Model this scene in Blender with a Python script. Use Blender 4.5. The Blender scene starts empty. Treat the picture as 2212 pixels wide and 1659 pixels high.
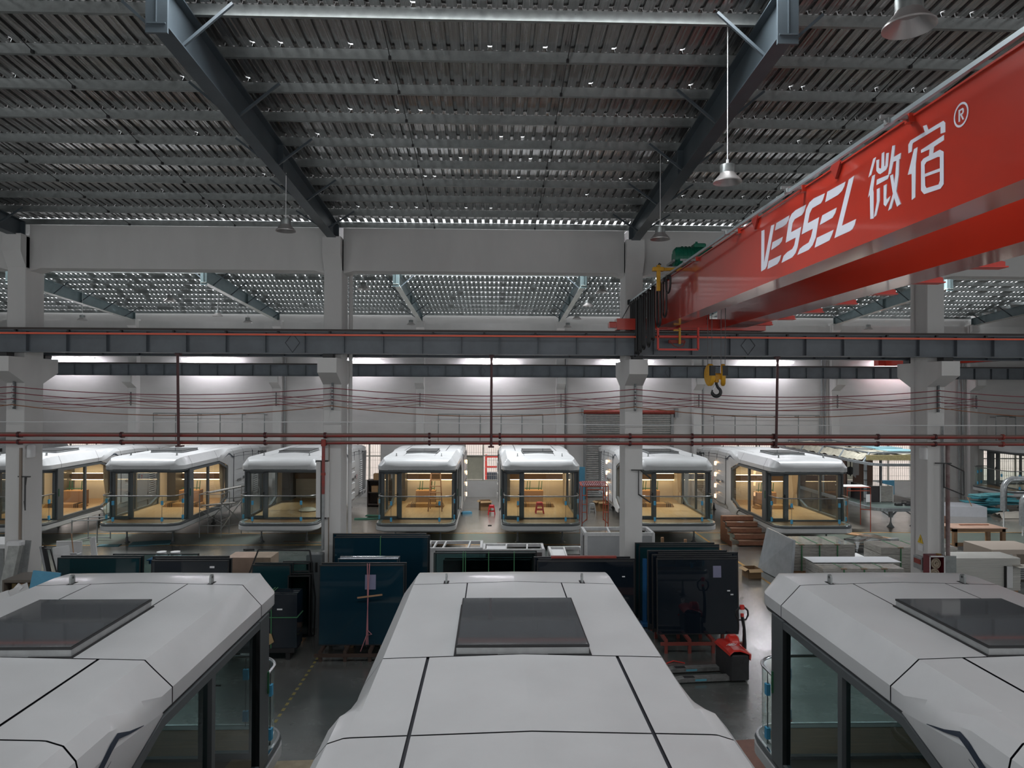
import bpy, math, random
from mathutils import Vector, Matrix
random.seed(7)
sc=bpy.context.scene
COL=sc.collection
# ---------------------------------------------------------------- camera
F=1533.0; W=2212.0; H=1659.0; SY=8.0
YAW=math.radians(1.57); PITCH=math.radians(.5); ROLL=math.radians(.24)
fw=Vector((math.sin(YAW)*math.cos(PITCH),math.cos(YAW)*math.cos(PITCH),math.sin(PITCH)))
r0=Vector((math.cos(YAW),-math.sin(YAW),0)); u0=r0.cross(fw)
rt=r0*math.cos(ROLL)+u0*math.sin(ROLL); up=u0*math.cos(ROLL)-r0*math.sin(ROLL)
cam=bpy.data.cameras.new('camera'); co=bpy.data.objects.new('camera',cam); COL.objects.link(co)
m=Matrix((rt,up,-fw)).transposed().to_4x4(); m.translation=(0,0,6.1); co.matrix_world=m
cam.sensor_width=36; cam.lens=36*F/W; cam.shift_y=SY/W; cam.clip_start=.05; cam.clip_end=300
sc.camera=co
# ---------------------------------------------------------------- world, light, exposure
w=bpy.data.worlds.new('overcast_sky'); sc.world=w; w.use_nodes=True
nt=w.node_tree; bg=nt.nodes['Background']; bg.inputs[0].default_value=(.93,.965,1,1); bg.inputs[1].default_value=3.0
sc.view_settings.view_transform='Standard'; sc.view_settings.look='None'; sc.view_settings.gamma=1
sc.view_settings.use_curve_mapping=False; sc.view_settings.exposure=0.0
def area(name,loc,sx,sy,power,color,rot=(0,0,0),spread=180):
    l=bpy.data.lights.new(name,'AREA'); l.shape='RECTANGLE'; l.size=sx; l.size_y=sy; l.energy=power; l.color=color; l.spread=math.radians(spread)
    o=bpy.data.objects.new(name,l); o.location=loc; o.rotation_euler=rot; COL.objects.link(o); return o
DAY=(.94,.975,1)
# daylight through the ridge skylights of the two halls
area('skylight_daylight',(-.25,9.15,12.0),7.6,1.3,560,DAY)
for x in (-17.0,16.3): area('skylight_daylight',(x,9.15,12.0),7.6,1.3,260,DAY)
for x in (-16.7,-.2,16.2): area('skylight_daylight',(x,31.0,12.1),7.4,1.6,1200,DAY,spread=130)
# added fill light by the unseen front wall and closed gable ends
for x in (-18,-6,6,18): area('front_fill_light',(x,-2.9,6.6),7,4.0,255,DAY,(math.radians(90),0,0))
area('gable_fill_light',(44,9,5),14,7,1700,DAY,(0,math.radians(90),0))
area('gable_fill_light',(-38,9,5),14,7,700,DAY,(0,math.radians(-90),0))
# ---------------------------------------------------------------- materials
MATS={}
def mat(name,col,rough=.5,metal=0,emit=None,es=0,noise=0,nscale=3,rvar=0,coat=0,stretch=None,bump=0,dark=None,spec=.5):
    if name in MATS: return MATS[name]
    m=bpy.data.materials.new(name); m.use_nodes=True; nt=m.node_tree; b=nt.nodes['Principled BSDF']
    b.inputs['Base Color'].default_value=(*col,1); b.inputs['Roughness'].default_value=rough; b.inputs['Metallic'].default_value=metal
    b.inputs['Specular IOR Level'].default_value=spec
    if coat: b.inputs['Coat Weight'].default_value=coat; b.inputs['Coat Roughness'].default_value=.08
    if emit: b.inputs['Emission Color'].default_value=(*emit,1); b.inputs['Emission Strength'].default_value=es
    if noise or rvar or bump:
        tc=nt.nodes.new('ShaderNodeTexCoord'); mp=nt.nodes.new('ShaderNodeMapping'); n=nt.nodes.new('ShaderNodeTexNoise')
        if stretch: mp.inputs['Scale'].default_value=stretch
        nt.links.new(tc.outputs['Object'],mp.inputs[0]); nt.links.new(mp.outputs[0],n.inputs['Vector'])
        n.inputs['Scale'].default_value=nscale; n.inputs['Detail'].default_value=5; n.inputs['Roughness'].default_value=.6
        if noise:
            mx=nt.nodes.new('ShaderNodeMix'); mx.data_type='RGBA'
            cr=nt.nodes.new('ShaderNodeMapRange'); cr.inputs[1].default_value=.32; cr.inputs[2].default_value=.68
            nt.links.new(n.outputs['Fac'],cr.inputs[0]); nt.links.new(cr.outputs[0],mx.inputs[0])
            d=dark or tuple(c*(1-noise) for c in col)
            mx.inputs[6].default_value=(*d,1); mx.inputs[7].default_value=(*col,1)
            nt.links.new(mx.outputs[2],b.inputs['Base Color'])
        if rvar:
            rr=nt.nodes.new('ShaderNodeMapRange'); rr.inputs[1].default_value=.3; rr.inputs[2].default_value=.7
            rr.inputs[3].default_value=max(0,rough-rvar); rr.inputs[4].default_value=min(1,rough+rvar)
            nt.links.new(n.outputs['Fac'],rr.inputs[0]); nt.links.new(rr.outputs[0],b.inputs['Roughness'])
        if bump:
            bp=nt.nodes.new('ShaderNodeBump'); bp.inputs['Strength'].default_value=bump; bp.inputs['Distance'].default_value=.02
            nt.links.new(n.outputs['Fac'],bp.inputs['Height']); nt.links.new(bp.outputs[0],b.inputs['Normal'])
    MATS[name]=m; return m
def glass(name,tint,refl=.06,rough=.0):
    if name in MATS: return MATS[name]
    m=bpy.data.materials.new(name); m.use_nodes=True; nt=m.node_tree; nt.nodes.clear()
    o=nt.nodes.new('ShaderNodeOutputMaterial'); t=nt.nodes.new('ShaderNodeBsdfTransparent'); g=nt.nodes.new('ShaderNodeBsdfGlossy')
    mx=nt.nodes.new('ShaderNodeMixShader'); ge=nt.nodes.new('ShaderNodeNewGeometry')
    def M(op,a,b=None,c=None):
        n=nt.nodes.new('ShaderNodeMath'); n.operation=op
        for i,q in enumerate((a,b,c)):
            if q is None: continue
            if isinstance(q,(int,float)): n.inputs[i].default_value=q
            else: nt.links.new(q,n.inputs[i])
        return n.outputs[0]
    dt=nt.nodes.new('ShaderNodeVectorMath'); dt.operation='DOT_PRODUCT'; nt.links.new(ge.outputs['Normal'],dt.inputs[0]); nt.links.new(ge.outputs['Incoming'],dt.inputs[1])
    fac=M('MULTIPLY_ADD',M('POWER',M('SUBTRACT',1,M('ABSOLUTE',dt.outputs['Value'])),5),.9,refl)   # thin pane reflectance
    t.inputs[0].default_value=(*tint,1); g.inputs['Roughness'].default_value=rough; g.inputs[0].default_value=(.95,.97,1,1)
    nt.links.new(fac,mx.inputs[0]); nt.links.new(t.outputs[0],mx.inputs[1]); nt.links.new(g.outputs[0],mx.inputs[2])
    nt.links.new(mx.outputs[0],o.inputs[0]); MATS[name]=m; return m
PLASTER=mat('painted_plaster',(.67,.66,.645),.75,noise=.13,nscale=.7,stretch=(1,1,.35))
WALLM=mat('far_wall_plaster',(.65,.635,.62),.75,noise=.16,nscale=.45,stretch=(.6,1,1.6))
STEEL=mat('dark_steel_paint',(.075,.095,.11),.42,noise=.25,nscale=2)
STEEL2=mat('slate_steel_paint',(.13,.15,.17),.4,noise=.25,nscale=1.5)
TEALS=mat('teal_grey_steel_paint',(.17,.23,.24),.4,noise=.15)
GALV=mat('galvanised_steel',(.33,.35,.345),.42,.75,noise=.3,nscale=6,rvar=.12)
SHEET=mat('corrugated_galvanised_sheet',(.50,.49,.485),.22,.9,noise=.5,nscale=9,rvar=.10,stretch=(5.0,.06,1))
SHEETB=mat('far_hall_roof_sheet',(.40,.42,.41),.4,.6,noise=.3,nscale=5,stretch=(2,.2,1))
RED=mat('crane_red_paint',(.55,.035,.016),.28,noise=.12,nscale=1.2,coat=1.0)
REDD=mat('red_primer',(.33,.05,.035),.55,noise=.3,nscale=5)
ORANGE=mat('orange_conductor',(.9,.12,.05),.4)
WHITEP=mat('white_lettering',(.72,.74,.82),.5)
YEL=mat('yellow_paint',(.72,.37,.02),.45,noise=.2,nscale=8)
BLACK=mat('black_rubber',(.012,.012,.013),.5)
DARKG=mat('dark_grey_aluminium',(.10,.11,.115),.4)
GREYM=mat('grey_metal',(.33,.34,.34),.4,.3,noise=.2,nscale=8)
CHROME=mat('chrome',(.7,.72,.75),.2,1)
GREENP=mat('green_motor_paint',(.01,.20,.12),.4,noise=.3,nscale=8)
PIPER=mat('dusty_red_pipe_paint',(.34,.03,.025),.45,noise=.35,nscale=1.8,stretch=(.5,2,2),dark=(.15,.07,.06))
def dusty(m,col):
    # grey dust settled on the upper side of the pipes
    nt=m.node_tree; b=nt.nodes['Principled BSDF']; src=b.inputs['Base Color'].links[0].from_socket
    ge=nt.nodes.new('ShaderNodeNewGeometry'); sp=nt.nodes.new('ShaderNodeSeparateXYZ'); mr=nt.nodes.new('ShaderNodeMapRange'); mx=nt.nodes.new('ShaderNodeMix'); mx.data_type='RGBA'
    mr.inputs[1].default_value=.1; mr.inputs[2].default_value=.45; mr.inputs[4].default_value=.8
    nt.links.new(ge.outputs['Normal'],sp.inputs[0]); nt.links.new(sp.outputs[2],mr.inputs[0]); nt.links.new(mr.outputs[0],mx.inputs[0]); nt.links.new(src,mx.inputs[6]); mx.inputs[7].default_value=(*col,1); nt.links.new(mx.outputs[2],b.inputs['Base Color'])
dusty(PIPER,(.19,.165,.14))
PIPED=mat('purple_brown_pipe_paint',(.085,.02,.022),.45,noise=.3,nscale=3)
WIRER=mat('red_wire_sleeve',(.22,.03,.045),.6)
WHITEC=mat('white_cabin_paint',(.56,.565,.57),.33,noise=.07,nscale=1.7,coat=.12,rvar=.05,spec=.45)
CREASE=mat('seam_black',(.02,.022,.03),.6)
NAVY=mat('navy_stripe',(.03,.04,.06),.4)
WOODF=mat('light_oak_floor',(.55,.36,.19),.4,noise=.2,nscale=3,stretch=(4,.4,1))
WOODD=mat('brown_deck',(.30,.17,.085),.5,noise=.3,nscale=4,stretch=(.4,5,1))
WOODP=mat('plywood',(.42,.24,.13),.65,noise=.25,nscale=4,stretch=(1,4,1))
PLYR=mat('reddish_plywood',(.38,.17,.10),.65,noise=.35,nscale=5,stretch=(1,4,3))
CREAM=mat('cream_panel',(.64,.58,.47),.6,noise=.06)
CARD=mat('cardboard',(.33,.2,.1),.8,noise=.15)
FOAM=mat('blue_foam_board',(.10,.32,.48),.7,noise=.12)
FOAMT=mat('teal_foam_board',(.08,.34,.40),.7,noise=.2,nscale=6)
CLIPB=mat('blue_protective_tape',(.08,.38,.62),.6)
PLG=mat('green_strap',(.05,.19,.08),.6)
PAPER=mat('white_paper',(.75,.75,.76),.7)
WRAP=mat('plastic_wrapped_board',(.50,.48,.44),.16,noise=.35,nscale=4,stretch=(1.2,1.2,9),coat=1,bump=1.0)
FOIL=mat('silver_foil_board',(.42,.45,.48),.3,.15,noise=.2,nscale=3,bump=.4)
BOARDW=mat('white_board',(.72,.72,.72),.5,noise=.06,nscale=2)
BOARDE=mat('stacked_board_edges',(.62,.61,.57),.6,noise=.22,nscale=3,stretch=(.3,.3,30))
GCL=glass('clear_pane_glass',(.90,.925,.91),.045)
GRAIL=glass('balustrade_glass',(.84,.91,.88),.03)
GTINT=glass('tinted_pane_glass',(.30,.44,.44),.03)
GSIDE=glass('dark_green_side_glass',(.42,.56,.56),.03)
DGLASS=mat('dark_blue_stacked_glass',(.006,.028,.045),.03,spec=.75)
BGLASS=mat('black_stacked_glass',(.008,.013,.020),.03,spec=.9)
TGLASS=mat('teal_stacked_glass',(.008,.035,.042),.05,spec=.7)
SKG=mat('grey_skylight_glass',(.09,.095,.10),.04,spec=.9)
LED=mat('warm_led_strip',(1,.8,.5),emit=(1,.74,.42),es=9)
TUBE=mat('fluorescent_tube',(1,1,1),emit=(.96,.93,1),es=85)
SCONCE=mat('warm_sconce_lamp',(1,.8,.5),emit=(1,.6,.3),es=5)
# floor: worn grey green coating with polished and dull areas
def floor_mat():
    m=mat('worn_epoxy_floor',(.12,.14,.13),.3); nt=m.node_tree; b=nt.nodes['Principled BSDF']
    tc=nt.nodes.new('ShaderNodeTexCoord')
    def noise(s,det=6,ro=.6): n=nt.nodes.new('ShaderNodeTexNoise'); n.inputs['Scale'].default_value=s; n.inputs['Detail'].default_value=det; n.inputs['Roughness'].default_value=ro; nt.links.new(tc.outputs['Object'],n.inputs['Vector']); return n
    a=noise(.16,3); c=noise(1.6,8,.7); d=noise(.5,6,.65)
    r1=nt.nodes.new('ShaderNodeValToRGB'); r1.color_ramp.elements[0].position=.38; r1.color_ramp.elements[0].color=(.085,.10,.095,1); r1.color_ramp.elements[1].position=.62; r1.color_ramp.elements[1].color=(.15,.145,.135,1)
    nt.links.new(a.outputs[0],r1.inputs[0])
    # the floor turns lighter and tan past the far lane line
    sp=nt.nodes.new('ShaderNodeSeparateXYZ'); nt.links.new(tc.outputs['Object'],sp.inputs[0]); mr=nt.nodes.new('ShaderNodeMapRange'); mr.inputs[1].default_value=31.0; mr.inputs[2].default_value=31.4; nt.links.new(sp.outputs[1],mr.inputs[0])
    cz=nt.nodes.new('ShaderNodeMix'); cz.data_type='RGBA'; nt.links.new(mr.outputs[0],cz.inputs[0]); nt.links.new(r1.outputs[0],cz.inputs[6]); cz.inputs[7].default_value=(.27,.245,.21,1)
    mx=nt.nodes.new('ShaderNodeMix'); mx.data_type='RGBA'; mx.blend_type='MULTIPLY'; mx.inputs[0].default_value=.8
    r2=nt.nodes.new('ShaderNodeValToRGB'); r2.color_ramp.elements[0].position=.25; r2.color_ramp.elements[0].color=(.5,.5,.5,1); r2.color_ramp.elements[1].position=.7; r2.color_ramp.elements[1].color=(1.1,1.1,1.1,1)
    nt.links.new(c.outputs[0],r2.inputs[0]); nt.links.new(cz.outputs[2],mx.inputs[6]); nt.links.new(r2.outputs[0],mx.inputs[7]); nt.links.new(mx.outputs[2],b.inputs['Base Color'])
    rr=nt.nodes.new('ShaderNodeMapRange'); rr.inputs[1].default_value=.3; rr.inputs[2].default_value=.7; rr.inputs[3].default_value=.12; rr.inputs[4].default_value=.30
    nt.links.new(d.outputs[0],rr.inputs[0]); nt.links.new(rr.outputs[0],b.inputs['Roughness'])
    bp=nt.nodes.new('ShaderNodeBump'); bp.inputs['Strength'].default_value=.2; bp.inputs['Distance'].default_value=.02
    nt.links.new(c.outputs[0],bp.inputs['Height']); nt.links.new(bp.outputs[0],b.inputs['Normal'])
    b.inputs['Specular IOR Level'].default_value=1.0; b.inputs['Coat Weight'].default_value=.6; b.inputs['Coat Roughness'].default_value=.27
    return m
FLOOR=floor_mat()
# ---------------------------------------------------------------- mesh helpers
class G:
    def __init__(s): s.v=[]; s.f=[]
    def box(s,x0,x1,y0,y1,z0,z1):
        n=len(s.v); s.v+=[(x0,y0,z0),(x1,y0,z0),(x1,y1,z0),(x0,y1,z0),(x0,y0,z1),(x1,y0,z1),(x1,y1,z1),(x0,y1,z1)]
        s.f+=[tuple(n+i for i in q) for q in ((0,3,2,1),(4,5,6,7),(0,1,5,4),(1,2,6,5),(2,3,7,6),(3,0,4,7))]; return s
    def cbox(s,x0,x1,y0,y1,z0,z1,c=.02):
        # box with chamfered vertical and top edges
        p=[(x0+c,y0),(x1-c,y0),(x1,y0+c),(x1,y1-c),(x1-c,y1),(x0+c,y1),(x0,y1-c),(x0,y0+c)]
        cx,cy=(x0+x1)/2,(y0+y1)/2
        ins=[(cx+(a-cx)*(1-2*c/max(.01,x1-x0)),cy+(b-cy)*(1-2*c/max(.01,y1-y0))) for a,b in p]
        n=len(s.v); s.v+=[(a,b,z0) for a,b in p]+[(a,b,z1-c) for a,b in p]+[(a,b,z1) for a,b in ins]
        s.f.append(tuple(n+i for i in range(7,-1,-1))); s.f.append(tuple(n+16+i for i in range(8)))
        for k in (0,8):
            for i in range(8): j=(i+1)%8; s.f.append((n+k+i,n+k+j,n+k+8+j,n+k+8+i))
        return s
    def ob(s,c,sz,ang=0,tilt=0,axis='Y'):
        # oriented box: size sz centred at c, rotated about z by ang after a tilt about axis
        R=Matrix.Rotation(ang,3,'Z')@Matrix.Rotation(tilt,3,axis); n=len(s.v); a,b,d=[q/2 for q in sz]
        for x,y,z in ((-a,-b,-d),(a,-b,-d),(a,b,-d),(-a,b,-d),(-a,-b,d),(a,-b,d),(a,b,d),(-a,b,d)): s.v.append(tuple(R@Vector((x,y,z))+Vector(c)))
        s.f+=[tuple(n+i for i in q) for q in ((0,3,2,1),(4,5,6,7),(0,1,5,4),(1,2,6,5),(2,3,7,6),(3,0,4,7))]; return s
    def beam(s,p0,p1,w,h,upv=(0,0,1)):
        p0,p1=Vector(p0),Vector(p1); d=(p1-p0).normalized(); u=Vector(upv)
        if abs(d.dot(u))>.99: u=Vector((0,1,0))
        a=d.cross(u).normalized(); b=a.cross(d); n=len(s.v)
        for p in (p0,p1):
            for i,j in ((-1,-1),(1,-1),(1,1),(-1,1)): s.v.append(tuple(p+a*(w/2*i)+b*(h/2*j)))
        s.f+=[(n+3,n+2,n+1,n),(n+4,n+5,n+6,n+7)]+[(n+i,n+(i+1)%4,n+4+(i+1)%4,n+4+i) for i in range(4)]; return s
    def ex(s,poly,a,b,ax='y'):
        # extrude a 2D polygon along an axis; poly order (x,z) for y, (y,z) for x, (x,y) for z
        f={'y':lambda p,t:(p[0],t,p[1]),'x':lambda p,t:(t,p[0],p[1]),'z':lambda p,t:(p[0],p[1],t)}[ax]
        k=len(poly); n=len(s.v); s.v+=[f(p,a) for p in poly]+[f(p,b) for p in poly]
        s.f+=[tuple(n+i for i in range(k)),tuple(n+k+i for i in range(k-1,-1,-1))]+[(n+(i+1)%k,n+i,n+k+i,n+k+(i+1)%k) for i in range(k)]; return s
    def tube(s,pts,r,n=8,closed=False,cap=True):
        pts=[Vector(p) for p in pts]; m=len(pts); st=len(s.v); prev=None
        for i,p in enumerate(pts):
            a=pts[(i-1)%m] if (i>0 or closed) else p; b=pts[(i+1)%m] if (i<m-1 or closed) else p
            d=(b-a).normalized()
            if prev is None:
                u=Vector((0,0,1)) if abs(d.z)<.9 else Vector((0,1,0)); u=(u-d*u.dot(d)).normalized()
            else: u=(prev-d*prev.dot(d)).normalized()
            prev=u; v=d.cross(u); rr=r[i] if isinstance(r,(list,tuple)) else r
            for k in range(n):
                t=2*math.pi*(k+.5)/n; s.v.append(tuple(p+u*(rr*math.cos(t))+v*(rr*math.sin(t))))
        for i in range(m if closed else m-1):
            j=(i+1)%m
            for k in range(n): l=(k+1)%n; s.f.append((st+i*n+k,st+i*n+l,st+j*n+l,st+j*n+k))
        if cap and not closed: s.f.append(tuple(st+k for k in range(n-1,-1,-1))); s.f.append(tuple(st+(m-1)*n+k for k in range(n)))
        return s
    def lathe(s,prof,c=(0,0,0),n=20,ax='z'):
        st=len(s.v)
        for r,z in prof:
            for k in range(n):
                t=2*math.pi*k/n; a,b=r*math.cos(t),r*math.sin(t)
                p={'z':(a,b,z),'x':(z,a,b),'y':(b,z,a)}[ax]; s.v.append((c[0]+p[0],c[1]+p[1],c[2]+p[2]))
        for i in range(len(prof)-1):
            for k in range(n): l=(k+1)%n; s.f.append((st+i*n+k,st+i*n+l,st+(i+1)*n+l,st+(i+1)*n+k))
        return s
    def grid(s,rows):
        n=len(s.v); k=len(rows[0])
        for r in rows: s.v+=[tuple(p) for p in r]
        for i in range(len(rows)-1):
            for j in range(k-1): s.f.append((n+i*k+j,n+i*k+j+1,n+(i+1)*k+j+1,n+(i+1)*k+j))
        return s
    def quad(s,*p): n=len(s.v); s.v+=[tuple(q) for q in p]; s.f.append(tuple(range(n,n+len(p)))); return s
    def shift(s,dx,dy,dz): s.v=[(x+dx,y+dy,z+dz) for x,y,z in s.v]; return s
    def rotz(s,a):
        c,t=math.cos(a),math.sin(a); s.v=[(x*c-y*t,x*t+y*c,z) for x,y,z in s.v]; return s
    def mirx(s): s.v=[(-x,y,z) for x,y,z in s.v]; s.f=[tuple(reversed(f)) for f in s.f]; return s
def obj(name,g,mt,parent=None,smooth=None,label=None,cat=None,group=None,kind=None,fix=True):
    me=bpy.data.meshes.new(name); me.from_pydata(g.v,[],g.f); me.materials.append(mt)
    if fix:
        import bmesh
        bm=bmesh.new(); bm.from_mesh(me); bmesh.ops.recalc_face_normals(bm,faces=bm.faces); bm.to_mesh(me); bm.free()
    if smooth is not None:
        for p in me.polygons: p.use_smooth=True
        me.set_sharp_from_angle(angle=math.radians(smooth))
    o=bpy.data.objects.new(name,me); COL.objects.link(o)
    if parent is not None: o.parent=parent
    return tag(o,label,cat,group,kind)
def tag(o,label=None,cat=None,group=None,kind=None):
    if label: o['label']=label
    if cat: o['category']=cat
    if group: o['group']=group
    if kind: o['kind']=kind
    return o
def thing(name,loc,label,cat,group=None,rz=0,kind=None):
    o=bpy.data.objects.new(name,None); o.empty_display_size=.2; o.location=loc; o.rotation_euler=(0,0,rz); COL.objects.link(o)
    return tag(o,label,cat,group,kind)
def wobj(name,g,mt,t,**k):
    # part given in world coordinates, stored relative to its thing
    l=t.location; g.shift(-l[0],-l[1],-l[2]); return obj(name,g,mt,t,**k)
def copy_tree(o,parent=None):
    c=o.copy(); COL.objects.link(c); c.parent=parent
    for ch in list(o.children): copy_tree(ch,c)
    return c
def text(body,size,mt,loc,rot,name,parent=None,ext=.002,shear=0,align='LEFT'):
    cu=bpy.data.curves.new(name,'FONT'); cu.body=body; cu.size=size; cu.extrude=ext; cu.shear=shear; cu.align_x=align; cu.resolution_u=3
    t=bpy.data.objects.new(name+'_tmp',cu); COL.objects.link(t); bpy.context.view_layer.update()
    me=bpy.data.meshes.new_from_object(t.evaluated_get(bpy.context.evaluated_depsgraph_get())); bpy.data.objects.remove(t)
    me.materials.clear(); me.materials.append(mt)
    o=bpy.data.objects.new(name,me); COL.objects.link(o); o.location=loc; o.rotation_euler=rot
    if parent is not None: o.parent=parent
    return o
# ================================================================= THE BUILDING
COLX=[-29.3,-21.05,-12.8,-4.35,3.88,12.32,20.6,28.9]      # column axes of the middle row
FARX=[-37.3,-29.05,-20.8,-12.52,-4.23,3.98,12.1,20.35,28.7,37.0]
SL=.075
def zr(y):  # underside of the roof sheets
    if y<9.2: return zr(18.4-y)
    if y<=20: return 10.86+SL*(19.8-y)
    if y<31: return 10.86+SL*(y-20.2)
    return 10.86+SL*(41.8-y)
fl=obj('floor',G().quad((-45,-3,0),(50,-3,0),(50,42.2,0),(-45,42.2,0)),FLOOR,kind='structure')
YP=mat('yellow_floor_paint',(.45,.24,.05),.55,noise=.5,nscale=6); GP=mat('green_floor_paint',(.11,.145,.12),.3,noise=.35,nscale=2,dark=(.11,.12,.105))
g=G()
for y in (28.75,31.15): g.box(-30,8.9,y-.05,y+.05,0,.002); g.box(9.1,30,y-.05,y+.05,0,.002)
g.box(8.95,9.05,19.9,31.5,0,.0021)
obj('floor_line',g,YP,fl)
g=G(); g.box(-30,30,28.85,31.05,0,.0012); obj('green_lane',g,GP,fl)
g=G(); y=11.2
while y<19: g.ob((-4.0,y,.0015),(.06,.12,.003),math.radians(0)); y+=.24
obj('hazard_stripe',g,mat('hazard_yellow',(.24,.20,.07),.6),fl)
# --- columns of the middle row
colp=None
for i,x in enumerate(COLX):
    lab={2:'leftmost white concrete column with bracket, wrapped boards leaning at its foot',3:'white concrete column left of centre with cable trays and grey breaker box',4:'white concrete column right of centre under the end of the red crane',5:'white concrete column at right with the open fire hose cabinet'}.get(i,'white concrete column of the middle row outside the four in view')
    t=thing('concrete_column',(x,19.8,0),lab,'column','columns of the middle row')
    g=G(); g.cbox(-.245,.245,-.4,.4,0,10.3,.015)
    for zz,dz in ((9.55,.0),):
        g.ex([(-.4,9.45),(-.4,9.45),(-.62,9.85),(-.62,10.32),(.62,10.32),(.62,9.85),(.4,9.45)],-.245,.245,'x')
    obj('shaft',g,PLASTER,t)
    g=G(); g.ex([(-.4,6.34),(-1.05,6.64),(-1.05,7.03),(1.05,7.03),(1.05,6.64),(.4,6.34)],-.25,.25,'x'); obj('bracket',g,PLASTER,t)
    g=G(); g.box(-.13,.13,-.95,-.65,7.03,7.15); g.box(-.13,.13,.65,.95,7.03,7.15); obj('bearing_block',g,BLACK,t)
# tie beams between the columns
for i in range(len(COLX)-1):
    a,b=COLX[i]+.245,COLX[i+1]-.245
    g=G(); g.box(a,b,19.55,20.1,9.46,10.63); h=.22
    for q,sg in ((a,1),(b,-1)): g.ex([(q,9.46),(q+sg*.3,9.46),(q,9.38)],19.56,20.09,'y')
    obj('trim_%d'%(i+1),g,PLASTER,kind='structure')
# --- far wall with openings
def wall_open(x0,x1,z0,z1,holes,y0,y1,mt,name):
    xs=sorted({x0,x1,*[h[0] for h in holes],*[h[1] for h in holes]}); g=G()
    for a,b in zip(xs,xs[1:]):
        hs=sorted([h for h in holes if h[0]<=a+1e-6 and h[1]>=b-1e-6],key=lambda h:h[2]); z=z0
        for h in hs:
            if h[2]>z: g.box(a,b,y0,y1,z,h[2])
            z=h[3]
        g.box(a,b,y0,y1,z,z1)
    return obj(name,g,mt,kind='structure')
WIN=[(-25.5,-22.7,.95,3.25),(-18.3,-14.6,.95,3.12),(-8.6,-6.55,.95,3.25),(-1.6,1.6,.95,3.3),(13.6,16.9,.95,3.2),(21.0,25.2,.95,3.2),(29.6,32.6,.95,3.1)]
DOORH=(5.5,10.65,0,4.95)
wf=wall_open(-45,50,0,11.2,WIN+[DOORH],42.0,42.3,WALLM,'wall_back')
g=G()
for x in FARX:
    g.cbox(x-.24,x+.24,41.55,42.02,0,10.35,.01)
    g.ex([(41.6,9.8),(41.35,9.95),(41.35,10.3),(41.6,10.3)],x-.24,x+.24,'x')
    g.ex([(41.6,6.34),(40.85,6.7),(40.85,7.05),(41.6,7.05)],x-.25,x+.25,'x')
obj('pilaster',g,PLASTER,wf)
g=G()
for x in (-12.15,4.33,12.5,19.85,19.65,28.2,28.0): g.tube([(x,41.85,0),(x,41.85,9.5)],.06,8)
obj('wall_pipe',g,GREYM,wf,smooth=40,kind='stuff')
g=G(); g.box(-45,50,41.78,42.02,9.62,10.25); g.box(-45,50,41.7,42.02,9.5,9.62); obj('wall_beam',g,PLASTER,wf)
MULL=mat('beige_window_frame',(.42,.40,.35),.5)
BLIND=mat('yellowed_louvre_blind',(.55,.53,.42),.6,noise=.15,nscale=3)
for i,(a,b,c,d) in enumerate(WIN):
    t=thing('window_%d'%(i+1),((a+b)/2,42.1,c),None,None,kind='structure'); w_=b-a; h_=d-c
    g=G()
    for k in range(4):
        x=-w_/2+w_*k/3; g.box(x-.035,x+.035,-.06,.06,0,h_)
    for z in (0,h_*.62,h_-.05): g.box(-w_/2,w_/2,-.055,.055,z,z+.06)
    obj('window_frame',g,MULL,t)
    g=G(); x=-w_/2+.12
    while x<w_/2: g.box(x-.008,x+.008,.10,.116,0,h_); x+=.13
    for z in (.3,.75,1.2,1.65): g.box(-w_/2,w_/2,.098,.118,z,z+.015)
    obj('security_bar',g,mat('pale_bar',(.5,.46,.42),.5),t)
    if i in (3,5):
        g=G(); g.box(-w_/2+.05,-w_/2+w_/3-.04,.02,.04,.08,h_*.62); obj('blind',g,BLIND,t)
# yard outside the windows
YARD=mat('beige_yard_wall',(.80,.72,.66),.8,noise=.15,nscale=.6)  # even beige wall colour with random mottling
yw=obj('wall_outside',G().box(-45,50,50,50.2,0,6),YARD,kind='structure')
obj('floor_outside',G().quad((-45,42.3,-.02),(50,42.3,-.02),(50,60,-.02),(-45,60,-.02)),mat('yard_concrete',(.55,.50,.47),.8),kind='structure')
sx=thing('red_pallet_rack',(.35,46.5,0),'red metal rack seen outdoors through the window beside the central cabins','rack')
g=G()
for x in (-.75,.75): g.box(x-.06,x+.06,-.3,-.2,0,2.1); g.box(x-.06,x+.06,.3,.4,0,2.1)
for z in (.25,1.3,1.95): g.box(-.8,.8,-.28,-.2,z,z+.1)
obj('frame',g,mat('bright_red_paint',(.6,.04,.03),.5),sx)
g=G(); g.box(-.7,.7,-.2,.4,.35,.95); obj('stacked_sheets',g,NAVY,sx)
sx=thing('red_pallet_rack',(23.6,46.5,0),'red metal rack seen outdoors through the right-hand window','rack')
g=G()
for x in (-.75,.75): g.box(x-.06,x+.06,-.3,-.2,0,2.3)
for z in (.25,1.1,1.95): g.box(-.8,.8,-.28,-.2,z,z+.1)
obj('frame',g,mat('bright_red_paint',(.6,.04,.03),.5),sx)
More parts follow.
